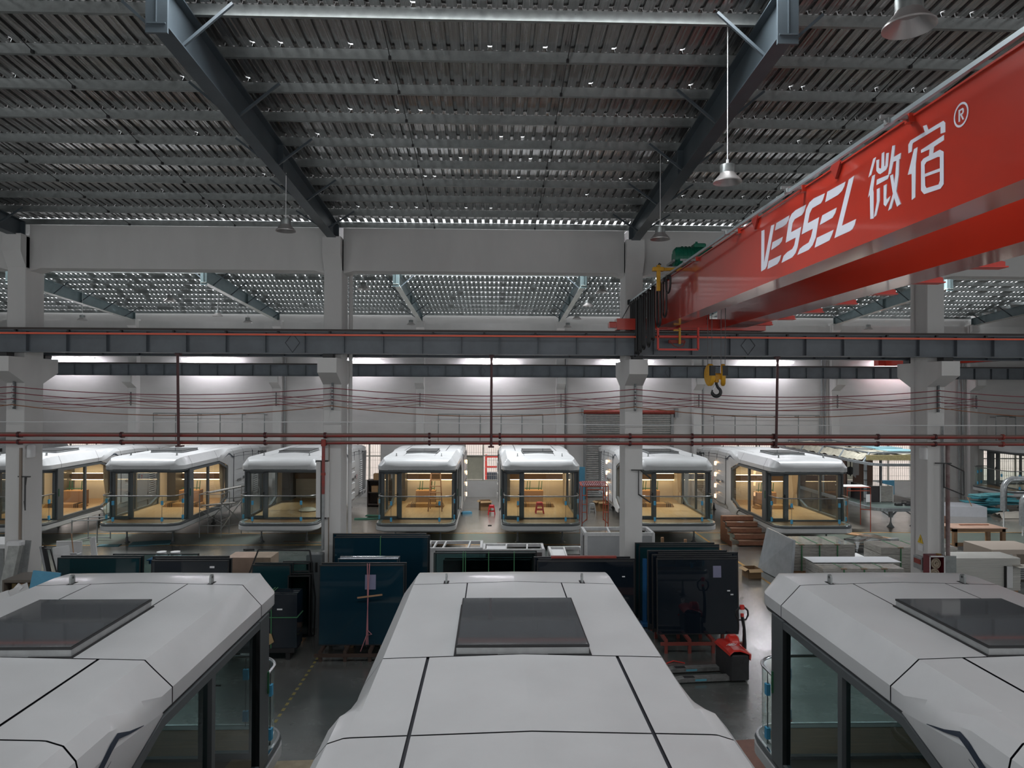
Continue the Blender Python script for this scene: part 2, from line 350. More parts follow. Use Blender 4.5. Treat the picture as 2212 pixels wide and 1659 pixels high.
# roller shutter
d=thing('door_1',(8.07,41.95,0),None,None,kind='structure')
g=G(); z=.0
while z<4.9:
    g.ex([(.0,z),(-.03,z+.03),(-.035,z+.075),(0,z+.105)],-2.55,2.55,'x'); z+=.11
obj('shutter_slats',g,GALV,d,kind='stuff')
g=G(); g.box(-2.68,-2.52,-.14,.02,0,5.0); g.box(2.52,2.68,-.14,.02,0,5.0); obj('guide_rail',g,GREYM,d)
g=G(); g.tube([(-2.75,-.12,5.05),(2.8,-.12,5.05)],.12,10); obj('roller_tube',g,REDD,d,smooth=40)
g=G(); g.box(2.72,2.92,-.3,.02,4.75,5.3); g.box(-2.8,-2.7,-.3,.02,4.85,5.25); obj('end_plate',g,GREYM,d)
# silver tube frames fixed to the far wall
for k,(x0,x1) in enumerate(((-19.55,-13.2),(-3.15,2.95),(13.05,19.35),(30.0,36))):
    t=thing('window_grille',((x0+x1)/2,41.5,3.3),['silver tube frame on the back wall, leftmost','silver tube frame on the back wall above the central cabins','silver tube frame on the back wall right of the roller shutter','silver tube frame on the back wall at the right edge'][k],'frame','tube frames on the back wall')
    hw=(x1-x0)/2; g=G(); g.tube([(-hw,0,1.6),(hw,0,1.6)],.03,6); g.tube([(-hw,0,0),(hw,0,0)],.03,6); obj('rail',g,GALV,t)
    for q in range(6):
        x=-hw+2*hw*q/5; g=G(); g.tube([(x,0,0),(x,0,1.6)],.03,6); g.box(x-.02,x+.02,0,.5,1.5,1.54); obj('upright',g,GALV,t)
# other walls
obj('wall_left',G().box(-45.3,-45,-3,42.3,0,11.6),PLASTER,kind='structure')
obj('wall_right',G().box(50,50.3,-3,42.3,0,11.6),PLASTER,kind='structure')
obj('wall_front',G().box(-45,50,-3.3,-3,0,11.6),PLASTER,kind='structure')
# --- roof
P=1.08
def sheet_strip(x0,x1,L,open_p,seed,open_len=.07):
    # corrugated sheet in local coordinates: y from 0 (low end, at the purlin) to L
    rnd=random.Random(seed); g=G(); x=x0; pit=.216
    def q(xa,za,xb,zb,ya,yb): g.quad((xa,ya,za),(xb,ya,zb),(xb,yb,zb),(xa,yb,za))
    while x<x1-.01:
        e=min(x+pit,x1); fw_=e-.07
        w3=(fw_-x)/3; q(x,0,x+w3,0,0,L); q(x+w3,0,x+w3*1.5,.002,0,L); q(x+w3*1.5,.002,x+w3*2,0,0,L); q(x+w3*2,0,fw_,0,0,L)
        hole=rnd.random()<open_p; ya=(open_len if open_len>.1 else (.16 if open_p>.5 else .06)) if hole else 0
        q(fw_,0,fw_+.012,.05,ya*.5,L); q(fw_+.012,.05,e-.012,.05,ya,L); q(e-.012,.05,e,0,ya*.5,L)
        if not hole: q(fw_,0,e,0,0,.012)
        x=e
    return g
def purlin(L0,L1):
    g=G(); g.ex([(-.0,0),(.065,0),(.065,.015),(.012,.015),(.012,.145),(.065,.145),(.065,.16),(0,.16)],L0,L1,'x'); return g
SRND=random.Random(3)
def roof_bay(ceil,x0,x1,ylow,dirn,n,holes,mt,sheetname='roof_sheet',skip_top=False,ol=.07):
    # ylow: eave position, dirn +1/-1 direction of climbing toward the ridge in y
    ang=math.atan(SL)
    for i in range(n):
        y=ylow+dirn*P*i; z=zr(y)
        g=purlin(x0,x1)
        o=obj('purlin',g,GALV,ceil,fix=False); o.location=(0,y,z-.16)
        if dirn>0: o.rotation_euler=(0,0,0)
        L=P+.03
        if i==n-1: L=.45 if skip_top else P*.95
        g=sheet_strip(x0,x1,L,holes[i],i*31+int(x0*7)%97,ol)
        if dirn<0: g.v=[(a,-b,c) for a,b,c in g.v]
        o=obj(sheetname,g,mt,ceil,fix=False); o.location=(0,y,z+.002); o.rotation_euler=((ang if dirn>0 else -ang),0,0)
c1=thing('ceiling',(0,0,0),None,None,kind='structure')
xb=[-29.3,-21.05,-12.8,-4.35,3.88,12.32,20.6,28.9]
for k in range(len(xb)-1):
    a,b=xb[k],xb[k+1]; sk=k in (1,3,5)
    h=[.97 if k==3 else .5 if k==4 else .15]+[.16 if k==4 else .07]*9
    roof_bay(c1,a+.0,b-.0,19.8,-1,10,h,SHEET,skip_top=sk)
    if k in (2,3,4): roof_bay(c1,a,b,-1.4,1,10,[.02]*10,SHEET,skip_top=sk)
    else: obj('roof_sheet',G().quad((a,-1.5,zr(-1.4)+.03),(b,-1.5,zr(-1.4)+.03),(b,9.0,zr(9.2)+.03),(a,9.0,zr(9.2)+.03)),SHEET,c1,fix=False)
c2=thing('ceiling.001',(0,0,0),None,None,kind='structure')
xf=FARX
for k in range(1,len(xf)-2):
    a,b=xf[k],xf[k+1]; sk=k in (2,4,6)
    pr=.96 if 3<=k<=5 else .8
    h=[pr if (i<8 or k==4) else .6 for i in range(10)]
    roof_bay(c2,a,b,41.8,-1,10,[min(1,q) for q in h],SHEETB,skip_top=sk,ol=.34)
    obj('roof_sheet',G().quad((a,20.2,zr(20.3)+.03),(b,20.2,zr(20.3)+.03),(b,30.3 if sk else 31,zr(30.5)+.03),(a,30.3 if sk else 31,zr(30.5)+.03)),SHEETB,c2,fix=False)
for (xa,xc) in ((-45,-29.3),(28.9,50)):
    obj('roof_sheet',G().quad((xa,-3,11),(xc,-3,11),(xc,20,11.2),(xa,20,11.2)),SHEETB,c1,fix=False)
    obj('roof_sheet',G().quad((xa,20,11.2),(xc,20,11.2),(xc,42.3,11.2),(xa,42.3,11.2)),SHEETB,c2,fix=False)
# ridge purlins carrying the skylight edge
# --- rafters
def rafter(x,ye,yr,mt,name,label,group,flm=None):
    t=thing(name,(x,ye,0),label,'rafter',group); s=1 if yr>ye else -1; L=abs(yr-ye); g=G()
    ze=10.28; zc=10.86; zk=zr(yr)-.8; zt=zr(yr)-.02
    def pt(a,u): # a 0..1 along; u bottom/top
        y=s*L*a; zb=ze+(zk-ze)*a; zz=(zr(ye+s*.02)+(zr(yr)-zr(ye+s*.02))*a)-.165
        return y,(zb if u==0 else zz)
    w=G()
    (y0,b0),(y1,b1),(_,t1),(_,t0)=pt(0,0),pt(1,0),pt(1,1),pt(0,1)
    w.ex([(y0,b0),(y1,b1),(y1,t1),(y0,t0)],-.006,.006,'x'); obj('web',w,mt,t)
    f=G(); f.beam((0,y0,b0),(0,y1,b1),.24,.02); obj('bottom_flange',f,flm or mt,t)
    f=G(); f.beam((0,y0,t0),(0,y1,t1),.24,.02); obj('top_flange',f,mt,t)
    f=G(); f.box(-.12,.12,-.02,.02,b0-.02,t0); obj('end_plate',f,mt,t); f=G(); f.box(-.14,.14,y1-s*.04-.02,y1-s*.04+.02,b1-.12,t1+.02); obj('splice_plate',f,mt,t); f=G(); f.box(-.115,.115,s*L*.5-.01,s*L*.5+.01,pt(.5,0)[1],pt(.5,1)[1]); obj('web_stiffener',f,mt,t)
    # knee braces from purlins to the bottom flange
    for i in (1,3,5,7,9):
        a=P*i/L
        if a>.98: continue
        y,b=pt(a,0); _,tt=pt(a,1)
        for sg in (-1,1):
            f=G(); f.beam((sg*.06,y,b+.03),(sg*.75,y,tt+.02),.04,.04); obj('brace',f,STEEL,t)
    return t
for i,x in enumerate(COLX[1:-1]):
    lab={1:'dark tapered roof rafter at the left edge of the view',2:'dark tapered roof rafter descending from top left to the column left of centre',3:'dark tapered roof rafter descending from top right behind the red crane',4:'dark tapered roof rafter beyond the red crane at far right'}.get(i,'dark tapered roof rafter outside the view')
    rafter(x,19.55,9.2,STEEL,'roof_rafter',lab,'near hall rafters')
PALE=mat('light_paled_flange',(.50,.52,.48),.5,noise=.2,nscale=3)  # paler colour stands for light falling on the far bottom flanges
names={0:'first far hall rafter from the left, teal grey',1:'teal grey far hall rafter seen above the leftmost cabin pair',2:'teal grey far hall rafter seen left of the second column',3:'teal grey far hall rafter just right of the column left of centre',4:'teal grey far hall rafter just left of the column right of centre',5:'teal grey far hall rafter seen under the red crane',6:'teal grey far hall rafter at the right edge'}
for i,x in enumerate(FARX[1:-1]):
    rafter(x,41.6,31.0,TEALS,'far_roof_rafter',names.get(i,'teal grey far hall rafter outside the view'),'far hall rafters',PALE)
# sag rods between purlins
g=G()
for k in (2,3,4):
    a,b=xb[k],xb[k+1]
    for fr in (.33,.67):
        x=a+(b-a)*fr
        for i in range(9):
            y=19.8-P*i; g.tube([(x,y,zr(y)-.13),(x,y-P,zr(y-P)-.05)],.008,4)
            g.box(x-.02,x+.02,y-.05,y-.0,zr(y)-.17,zr(y)-.12)
obj('sag_rod',g,BLACK,c1,kind='stuff')
# --- crane runway beams
def runway(x0,x1,y,zb,zt,name,label,step,ph,mt,front=True,rail=True,diam=()):
    t=thing(name,((x0+x1)/2,y,zb),label,'beam'); X=(x1-x0)/2; h=zt-zb
    g=G(); g.box(-X,X,-.006,.006,0,h); g.box(-X,X,-.15,.15,0,.02); g.box(-X,X,-.17,.17,h-.025,h); obj('i_beam',g,mt,t)
    k=int((2*X)/step)
    proto=None
    for i in range(k):
        x=-X+ph+i*step
        if proto is None:
            s_=G(); s_.box(-.005,.005,-.12,-.006,.02,h-.03); s_.box(-.005,.005,.006,.12,.02,h-.03); proto=obj('stiffener',s_,mt,t)
            proto.location=(x,0,0)
        else:
            c=proto.copy(); c.location=(x,0,0); COL.objects.link(c)
    g=G(); g.box(-X,X,-.035,.035,h,h+.015); g.box(-X,X,-.012,.012,h,h+.07); g.box(-X,X,-.03,.03,h+.055,h+.075); obj('rail',g,mat('rusty_rail',(.06,.045,.04),.5),t)
    if rail:
        g=G(); g.box(-X,X,-.27,-.23,h-.12,h-.075); obj('conductor_rail',g,ORANGE,t)
        g=G(); x=-X+.4
        while x<X: g.box(x,x+.05,-.24,-.15,h-.05,h+.0); x+=1.35
        obj('rail_clip',g,BLACK,t)
    for x in diam:
        g=G(); g.tube([(x-t.location.x-.19,-.02,h*.5),(x-t.location.x,-.02,h*.93),(x-t.location.x+.19,-.02,h*.5),(x-t.location.x,-.02,h*.06)],.008,4,closed=True); obj('weld_diamond',g,BLACK,t)
    return t
runway(-29,30,18.95,7.14,7.72,'crane_runway_beam','long slate grey crane runway beam with thin orange rail across the whole view',1.03,.35,STEEL2,diam=(-5.3,6.88))
runway(-29,30,20.65,7.14,7.66,'crane_runway_beam','slate grey runway beam hidden behind the near runway beam',1.03,.35,STEEL2,rail=False)
runway(-30,36,40.95,7.06,7.72,'crane_runway_beam','slate grey crane runway beam in front of the back wall',1.0,.3,STEEL2,rail=False,diam=(-.6,10.2))
# far red crane at right
t=thing('far_bridge_crane',(26,31,7.7),'distant red bridge crane in the far hall, at the right edge','crane')
g=G(); g.box(-3.2,-2.75,-9.8,9.7,.12,.9); g.box(-1.3,-.85,-9.8,9.7,.12,.9); obj('girder',g,RED,t)
g=G(); g.box(-3.6,-.4,9.6,10.1,.13,.46); g.box(-3.6,-.4,-10.4,-9.9,.13,.46); obj('end_carriage',g,RED,t)
# --- lamps on the back wall (two batten fittings each)
TL=None
for k,x in enumerate((-24.3,-16.4,-8.0,-.09,7.95,16.23,24.2)):
    lab='fluorescent batten pair on the back wall, %s'%['leftmost','second from the left','beside the column left of centre','above the central cabins','behind the column right of centre','right of the crane hook','beside the right-hand column'][k]
    t=thing('fluorescent_batten',(x,41.3,8.0),lab,'light','wall battens')
    g=G(); g.box(-1.5,-.02,-.03,.06,.03,.09); g.box(.02,1.5,-.03,.06,.03,.09); g.box(-.6,-.56,0,.5,.03,.06); g.box(.56,.6,0,.5,.03,.06); obj('housing',g,BOARDW,t)
    g=G(); g.tube([(-1.45,-.03,.0),(-.07,-.03,.0)],.035,8); g.tube([(.07,-.03,.0),(1.45,-.03,.0)],.035,8)
    if k in (1,3,5): g.tube([(-.75,-.03,-.06),(.75,-.03,-.06)],.035,8)
    obj('tube',g,TUBE,t)
# --- high bay pendant lamps
def pendant(x,y,z,top,label,group,r=.2,mt=None):
    t=thing('high_bay_lamp',(x,y,z),label,'lamp',group)
    g=G(); g.lathe([(r*.52,.12),(r*.56,.10),(r*1.0,-.0),(r*1.0,-.015),(r*.96,-.01),(r*.5,.10),(.001,.105)],n=28); obj('shade',g,mat('aluminium_shade',(.42,.40,.39),.35,.6),t,smooth=30)
    g=G(); g.lathe([(.001,.24),(r*.5,.24),(r*.52,.22),(r*.52,.12),(.001,.12)],n=28); obj('ballast_drum',g,GALV,t,smooth=30)
    g=G(); g.tube([(0,0,.24),(0,0,top-z)],.007,6); g.tube([(0,0,.24),(0,0,.32)],.02,6); obj('drop_rod',g,BOARDW,t)
for y,l in ((14.6,'grey high bay lamp hanging right of the right rafter foot'),(10.2,'grey high bay lamp on a long rod left of the crane lettering'),(5.7,'large grey high bay lamp at the top right edge')):
    pendant(3.4 if y<14 else 3.46,y,9.33 if y>12 else (9.2 if y>8 else 9.13),zr(y),l,'near hall lamps',.205)
pendant(-4.24,14.6,9.42,10.6,'grey high bay lamp hanging under the left rafter','near hall lamps')
for x,y,z,l in ((-4.9,27,10.05,'small far lamp just right of the column left of centre'),(-4.6,40,9.98,'small far lamp above the wall, right of the column left of centre'),(4.16,27,10.0,'far lamp left of the column right of centre, highest of four'),(4.3,32,10.1,'far lamp left of the column right of centre, second of four'),(4.4,37,10.05,'far lamp left of the column right of centre, third of four'),(4.3,40.6,9.95,'far lamp left of the column right of centre, lowest of four'),(-12.9,28.7,9.75,'far lamp in the left opening, highest of three'),(-12.9,33.6,9.7,'far lamp in the left opening, middle of three'),(-13,38,9.85,'far lamp in the left opening, lowest of three'),(-20.5,36,9.7,'far lamp just right of the leftmost column'),(20.4,38,9.7,'far lamp seen under the red crane at right')):
    pendant(x,y,z,zr(y),l,'far hall lamps',.24)
# --- pipes, hangers, bus wires
for z,l,r in ((4.965,'upper of the two dusty red fire pipes crossing in front of the columns',.058),(4.77,'lower of the two dusty red fire pipes crossing in front of the columns',.05)):
    t=thing('fire_pipe',(0,19.25,z),l,'pipe'); g=G(); g.tube([(-29,0,0),(-12,0,0),(0,0,.0),(30,0,0)],r,12); obj('pipe',g,PIPER,t,smooth=40)
    for x in (-12.6,-9.9,-6.1,-4.5,-1.7,.2,3.75,5.45,7.7,10.6,12.2,14.1):
        g=G(); g.tube([(x-.03,0,0),(x+.03,0,0)],r*1.35,12); g.box(x-.02,x+.02,0,.14,-r-.03,-r+.02); obj('coupling',g,PIPED if x!=14.1 else REDD,t)
t=thing('white_conduit',(0,19.3,5.28),'thin pale conduit strung above the red fire pipes','conduit'); g=G(); g.tube([(-29,0,-.02),(-4,0,.04),(4,0,-.02),(30,0,.03)],.015,6); obj('conduit',g,BOARDW,t)
for x,l in ((-8.34,'purple brown hanger pole left of centre, beam to fire pipes'),(-.03,'purple brown hanger pole in the middle bay'),(7.72,'purple brown hanger pole below the crane hook')):
    t=thing('pipe_hanger',(x,19.12,4.68),l,'pole','hanger poles of the fire pipes'); g=G(); g.tube([(0,0,0),(0,-.1,2.46)],.035,8); obj('pole',g,PIPED,t,smooth=40)
    g=G(); g.box(-.08,.08,-.02,.18,-.03,.01); g.box(-.06,.06,-.14,.02,2.4,2.46); obj('bracket',g,PIPED,t)
t=thing('drop_pipe',(-4.52,19.15,0),'red drop pipe with grey lower half left of the second column','pipe'); g=G(); g.tube([(0,0,3.4),(0,0,4.8)],.045,10); obj('upper_pipe',g,PIPER,t,smooth=40); g=G(); g.tube([(0,0,1.9),(0,0,3.4)],.042,10); obj('lower_pipe',g,GREYM,t,smooth=40); g=G(); g.tube([(0,0,3.9),(0,0,3.97)],.06,10); g.tube([(0,0,4.68),(0,0,4.86)],.065,10); obj('coupling',g,REDD,t)
cab=thing('breaker_box',(-4.62,18.75,0),'dark grey floor cabinet at the foot of the second column','box'); g=G(); g.cbox(-.2,.2,-.15,.2,0,1.9,.015); obj('body',g,DARKG,cab); g=G(); g.box(-.1,-.02,-.16,-.15,1.45,1.7); g.box(.04,.1,-.16,-.15,1.45,1.7); obj('gauge',g,BLACK,cab)
for yy,cols,zz,gp in ((19.3,[-21.05]+COLX[2:6]+[20.6],6.24,'bus wires along the middle columns'),(41.35,FARX[1:-1],5.95,'bus wires along the back wall')):
    for k in range(4):
        t=thing('bus_wire',(0,yy,zz-.16*k),'%s red bus wire %s'%(['top','second','third','lowest'][k],'strung past the middle columns' if yy<30 else 'strung along the back wall'),'wire',gp); g=G()
        for a,b in zip(cols,cols[1:]):
            pts=[]
            for q in range(13):
                s_=q/12; pts.append((a+(b-a)*s_,-.05,-.2*4*s_*(1-s_)*(1+.12*k)))
            g.tube(pts,.012 if yy<30 else .014,5,cap=False)
        obj('wire',g,WIRER if k<3 else mat('rusty_orange_wire',(.28,.09,.03),.6),t,fix=False)
    for x in cols:
        t=thing('wire_insulator',(x+.02,yy,zz-.55),'stacked porcelain insulators on the %s %s from the left'%(['first','second','third','fourth','fifth','sixth','seventh','eighth'][cols.index(x)],'middle row column' if yy<30 else 'back wall pilaster'),'insulator',gp+' insulators'); g=G()
        for k in range(4): g.lathe([(.001,.0),(.04,.01),(.04,.05),(.025,.07),(.04,.09),(.04,.12),(.001,.13)],(0,-.03,.0+.16*k),8)
        obj('insulator',g,GREYM,t); g=G(); g.box(-.025,.025,0,.06,-.05,.72); obj('strap',g,DARKG,t)
# column fittings
t=thing('cable_conduit',(-4.42,19.37,0),'thin brown conduit down the front of the column left of centre','conduit'); g=G(); g.box(-.01,.012,-.02,.02,0,4.7); obj('conduit',g,mat('brown_conduit',(.25,.2,.16),.6),t)
t=thing('drain_pipe',(-4.0,20.1,0),'white drain pipe beside the column left of centre','pipe'); g=G(); g.tube([(0,0,0),(0,0,9.46)],.055,10); obj('pipe',g,PLASTER,t,smooth=40)
t=thing('drain_pipe',(-12.72,19.37,0),'brown conduit down the front corner of the leftmost column','pipe'); g=G(); g.box(.08,.13,-.03,.02,0,4.6); obj('pipe',g,mat('brown_conduit',(.25,.2,.16),.6),t)
t=thing('cable_tray',(-4.6,19.33,2.75),'pair of white cable trays on black brackets on the column left of centre','tray'); g=G(); g.box(-.14,-.02,-.06,.0,0,1.5); g.box(.04,.2,-.04,.04,-.0,1.5); obj('tray',g,PLASTER,t); g=G(); g.box(-.17,.16,-.02,.05,1.47,1.53); g.box(-.17,.1,-.02,.05,-.05,.0); g.box(-.03,.02,-.05,-.02,0,1.5); obj('bracket',g,BLACK,t)
t=thing('riser_pipe',(12.72,19.5,0),'brown and grey riser pipe beside the right-hand column','pipe'); g=G(); g.tube([(0,0,0),(0,0,4.75)],.055,10); obj('pipe',g,mat('mottled_pipe',(.30,.25,.24),.5,noise=.6,nscale=2,dark=(.12,.03,.03)),t,smooth=40)
t=thing('cable_conduit',(12.5,19.36,1.25),'twin grey conduits down the front of the right-hand column','conduit'); g=G(); g.box(-.06,-.035,-.03,0,0,4.0); g.box(-.02,.005,-.03,0,0,4.0); obj('conduit',g,GREYM,t)
t=thing('cable_conduit',(12.07,20.0,1.3),'pale conduit on the shaded side of the right-hand column','conduit'); g=G(); g.box(-.03,.0,-.02,.02,0,8.0); obj('conduit',g,PLASTER,t)
for x,y,z,l,s_ in ((3.95,19.3,3.35,'folded black steel arm on the column right of centre',1),(12.45,19.3,3.55,'black steel arm frame on the right-hand column',1.2),(-12.55,19.35,3.15,'black steel arm frame on the leftmost column',1.0)):
    t=thing('wall_arm',(x,y,z),l,'bracket'); g=G()
    g.beam((-.15*s_,.05,.68),(.2*s_,0,.68),.04,.03); g.beam((.1*s_,0,.68),(.3*s_,-.35,.5),.03,.03); g.beam((.05,.02,.68),(.05,.02,.0),.025,.025); g.beam((.05,.0,.02),(.3*s_,-.35,-.15),.03,.03); g.beam((.3*s_,-.35,.5),(.3*s_,-.35,-.15),.02,.02)
    obj('arm',g,mat('dark_arm_steel',(.05,.05,.05),.5),t)
for x,y,z,l in ((-12.5,19.6,4.5,'white round-cornered box on the leftmost column'),(12.03,19.5,4.5,'white round-cornered box on the side of the right-hand column')):
    t=thing('router_box',(x,y,z),l,'box'); g=G(); g.cbox(-.06,.06,-.14,.14,-.17,.17,.04); obj('body',g,BOARDW,t,smooth=50)
t=thing('warning_sign',(12.068,19.7,1.85),'yellow warning triangle above a small white notice on the right-hand column','sign')
g=G(); g.ex([(-.13,.1),(.13,.1),(0,.34)],-.008,0,'x'); obj('triangle',g,mat('sign_yellow',(.75,.5,.03),.5),t); g=G(); g.ex([(-.015,.14),(.02,.18),(-.01,.19),(.015,.28),(-.025,.2),(.0,.19)],-.011,-.008,'x'); obj('bolt_symbol',g,BLACK,t); g=G(); g.box(-.006,0,-.12,.12,-.12,.05); obj('notice_plate',g,PAPER,t)
t=thing('control_box',(12.03,19.62,1.25),'grey switch box with red panel low on the right-hand column','box'); g=G(); g.cbox(-.1,.04,-.2,.2,0,.35,.01); obj('body',g,GREYM,t); g=G(); g.box(-.115,-.1,-.15,.15,.15,.28); obj('panel',g,REDD,t)
# ================================================================= BRIDGE CRANE
t=thing('bridge_crane',(5.4,9,7.72),'big red double girder bridge crane with white lettering at upper right','crane')
TL_=t.location
ZB,ZT=7.86,8.95
g=G(); g.box(4.30,4.72,-2.0,18.45,ZB,ZT); g.box(4.275,4.745,-2.0,18.45,ZT,ZT+.02); wobj('girder',g,RED,t)
g=G(); g.ex([(18.45,ZB),(19.0,ZB+.45),(19.0,ZT),(18.45,ZT)],4.30,4.72,'x'); wobj('girder_end',g,RED,t)
g=G(); g.box(6.03,6.62,-2.0,18.9,ZB,ZT); g.box(6.0,6.65,-2.0,18.9,ZT,ZT+.02); wobj('girder',g,RED,t)
g=G(); g.box(3.3,7.3,18.78,19.14,7.82,8.12); g.cbox(3.1,3.32,18.85,19.07,7.88,8.04,.02); wobj('end_carriage',g,RED,t)
g=G(); g.cbox(4.9,5.7,18.5,18.85,7.86,8.3,.02)
for zz in (7.95,8.08,8.2): g.box(5.62,5.68,18.46,18.5,zz,zz+.05)
wobj('drive_plate',g,RED,t)
for y in [9.6,10.95,12.25,13.6,15.0,16.4,17.75,8.25,6.9]:
    g=G(); g.ex([(6.62,8.15),(6.62,7.9),(7.0,7.88),(7.05,7.88),(7.05,7.95),(6.95,7.97)],y-.035,y+.035,'y'); g.box(6.62,7.05,y-.1,y+.1,7.86,7.88); wobj('walkway_bracket',g,mat('bright_crane_red',(.75,.05,.03),.35),t)
# lettering
LET={'V': [[(11.24,8.73),(11.12,8.72),(11.13,8.19),(10.84,8.72),(10.72,8.71),(11.01,8.13),(11.08,8.09),(11.25,8.08)]],
 'E': [[(10.64,8.71),(10.17,8.71),(10.2,8.65),(10.28,8.61),(10.41,8.6),(10.7,8.61)],[(10.79,8.45),(10.4,8.45),(10.44,8.39),(10.53,8.36),(10.84,8.34)],[(10.94,8.19),(10.46,8.19),(10.51,8.12),(10.6,8.08),(10.99,8.07)]],
 'S': [[(9.62,8.72),(9.96,8.73),(10.09,8.71),(10.18,8.65),(10.3,8.34),(9.95,8.34),(10.0,8.24),(10.07,8.2),(10.24,8.19),(10.37,8.16),(10.45,8.07),(10.07,8.08),(9.96,8.12),(9.89,8.19),(9.77,8.45),(10.11,8.45),(10.06,8.57),(9.99,8.61),(9.75,8.61),(9.68,8.64)]],
 'S2': [[(9.07,8.72),(9.39,8.74),(9.52,8.72),(9.62,8.65),(9.76,8.34),(9.41,8.34),(9.47,8.24),(9.54,8.18),(9.71,8.17),(9.82,8.15),(9.9,8.08),(9.54,8.08),(9.42,8.12),(9.33,8.2),(9.23,8.45),(9.57,8.45),(9.51,8.57),(9.43,8.62),(9.18,8.62),(9.12,8.65)]],
 'E2': [[(9.0,8.72),(8.53,8.71),(8.56,8.66),(8.62,8.62),(8.72,8.6),(9.06,8.6)],[(9.14,8.45),(8.75,8.45),(8.79,8.39),(8.86,8.35),(9.21,8.34)],[(9.29,8.19),(8.83,8.19),(8.88,8.13),(8.94,8.08),(9.36,8.07)]],
 'L': [[(8.45,8.71),(8.32,8.72),(8.62,8.19),(8.28,8.19),(8.31,8.13),(8.36,8.09),(8.43,8.08),(8.81,8.08)]],
 'W': [[(7.9,8.78),(7.84,8.78),(7.94,8.61),(8.0,8.6)],[(7.92,8.59),(7.86,8.59),(7.9,8.43),(7.89,8.4),(7.89,8.1),(7.96,8.11),(7.97,8.39),(8.01,8.37)],[(7.82,8.52),(7.57,8.5),(7.6,8.46),(7.83,8.46)],[(7.83,8.74),(7.77,8.73),(7.78,8.64),(7.75,8.62),(7.73,8.62),(7.72,8.78),(7.67,8.78),(7.67,8.62),(7.65,8.62),(7.63,8.75),(7.58,8.74),(7.6,8.6),(7.63,8.57),(7.75,8.56),(7.79,8.58),(7.83,8.62)],[(7.82,8.41),(7.76,8.41),(7.76,8.27),(7.83,8.12),(7.88,8.11),(7.82,8.27)],[(7.68,8.41),(7.62,8.41),(7.63,8.27),(7.62,8.24),(7.55,8.26),(7.57,8.22),(7.64,8.17),(7.68,8.2)],[(7.51,8.79),(7.46,8.78),(7.48,8.66),(7.35,8.66),(7.36,8.6),(7.49,8.61),(7.54,8.5),(7.59,8.5),(7.54,8.67)],[(7.43,8.61),(7.38,8.6),(7.39,8.44),(7.43,8.29),(7.53,8.12),(7.59,8.11),(7.49,8.28),(7.45,8.46)],[(7.55,8.48),(7.5,8.48),(7.45,8.31),(7.35,8.12),(7.42,8.11),(7.5,8.28)]],
 'S3': [[(7.22,8.61),(7.22,8.7),(7.18,8.73),(6.94,8.73),(6.97,8.8),(6.91,8.79),(6.88,8.73),(6.7,8.73),(6.65,8.73),(6.62,8.7),(6.62,8.61),(6.69,8.62),(6.69,8.69),(6.93,8.69),(7.14,8.69),(7.15,8.67),(7.16,8.61)],[(7.12,8.62),(7.06,8.62),(7.09,8.46),(7.1,8.12),(7.16,8.11),(7.16,8.38),(7.23,8.39),(7.18,8.49)],[(7.0,8.57),(6.64,8.59),(6.64,8.54),(6.79,8.53),(6.81,8.45),(6.87,8.47),(6.86,8.53),(7.0,8.54)]],
 'RING': [[(7.0,8.45),(6.96,8.47),(6.7,8.47),(6.64,8.43),(6.64,8.12),(6.69,8.09),(6.95,8.11),(7.0,8.16)],[(6.94,8.4),(6.91,8.42),(6.73,8.41),(6.7,8.4),(6.7,8.17),(6.72,8.14),(6.91,8.16),(6.93,8.19)]],
 'BAR': [[(6.94,8.31),(6.7,8.29),(6.7,8.26),(6.94,8.28)]],
 'R': [[(6.43,8.72),(6.38,8.72),(6.35,8.7),(6.35,8.67),(6.37,8.66),(6.34,8.63),(6.37,8.63),(6.39,8.67),(6.4,8.64),(6.43,8.64)]],
 'C': [[(6.39,8.69),(6.39,8.8),(6.39,8.57),(6.49,8.71),(6.29,8.67)]],
 }
def smallpoly(polys,name,close=None):
    g=G()
    for i,p in enumerate(polys): g.ex([(a,b) for a,b in p],4.30-.003-.0006*i,4.30,'x')
    return wobj(name,g,WHITEP,t,fix=False)
for k in ('V','E','S','S2','E2','L','W','S3'):
    smallpoly(LET[k],'lettering')
a,b=LET['RING'][0],LET['RING'][1]
g=G(); n=len(a)
for i in range(n):
    j=(i+1)%n; g.quad((4.296,*a[i]),(4.296,*a[j]),(4.296,*b[j]),(4.296,*b[i]))
g.ex(LET['BAR'][0],4.296,4.30,'x'); wobj('lettering',g,WHITEP,t,fix=False)
g=G(); cy,cz=6.39,8.685
for i in range(28):
    q=[]
    for tt,r in ((i,.112),(i+1,.112),(i+1,.092),(i,.092)): q.append((4.296,cy+.92*r*math.cos(tt*math.pi/14),cz+r*math.sin(tt*math.pi/14)))
    g.quad(*q)
g.ex([(cy+.035,cz+.055),(cy+.035,cz-.055),(cy+.016,cz-.055),(cy+.016,cz+.055)],4.296,4.30,'x')
g.ex([(cy+.02,cz+.055),(cy+.02,cz+.04),(cy-.015,cz+.04),(cy-.02,cz+.025),(cy-.015,cz+.012),(cy+.02,cz+.012),(cy+.02,cz-.003),(cy-.02,cz-.003),(cy-.036,cz+.012),(cy-.036,cz+.04),(cy-.022,cz+.055)],4.296,4.30,'x')
g.ex([(cy+.008,cz),(cy-.008,cz),(cy-.04,cz-.055),(cy-.02,cz-.055)],4.296,4.30,'x')
wobj('lettering',g,WHITEP,t,fix=False)
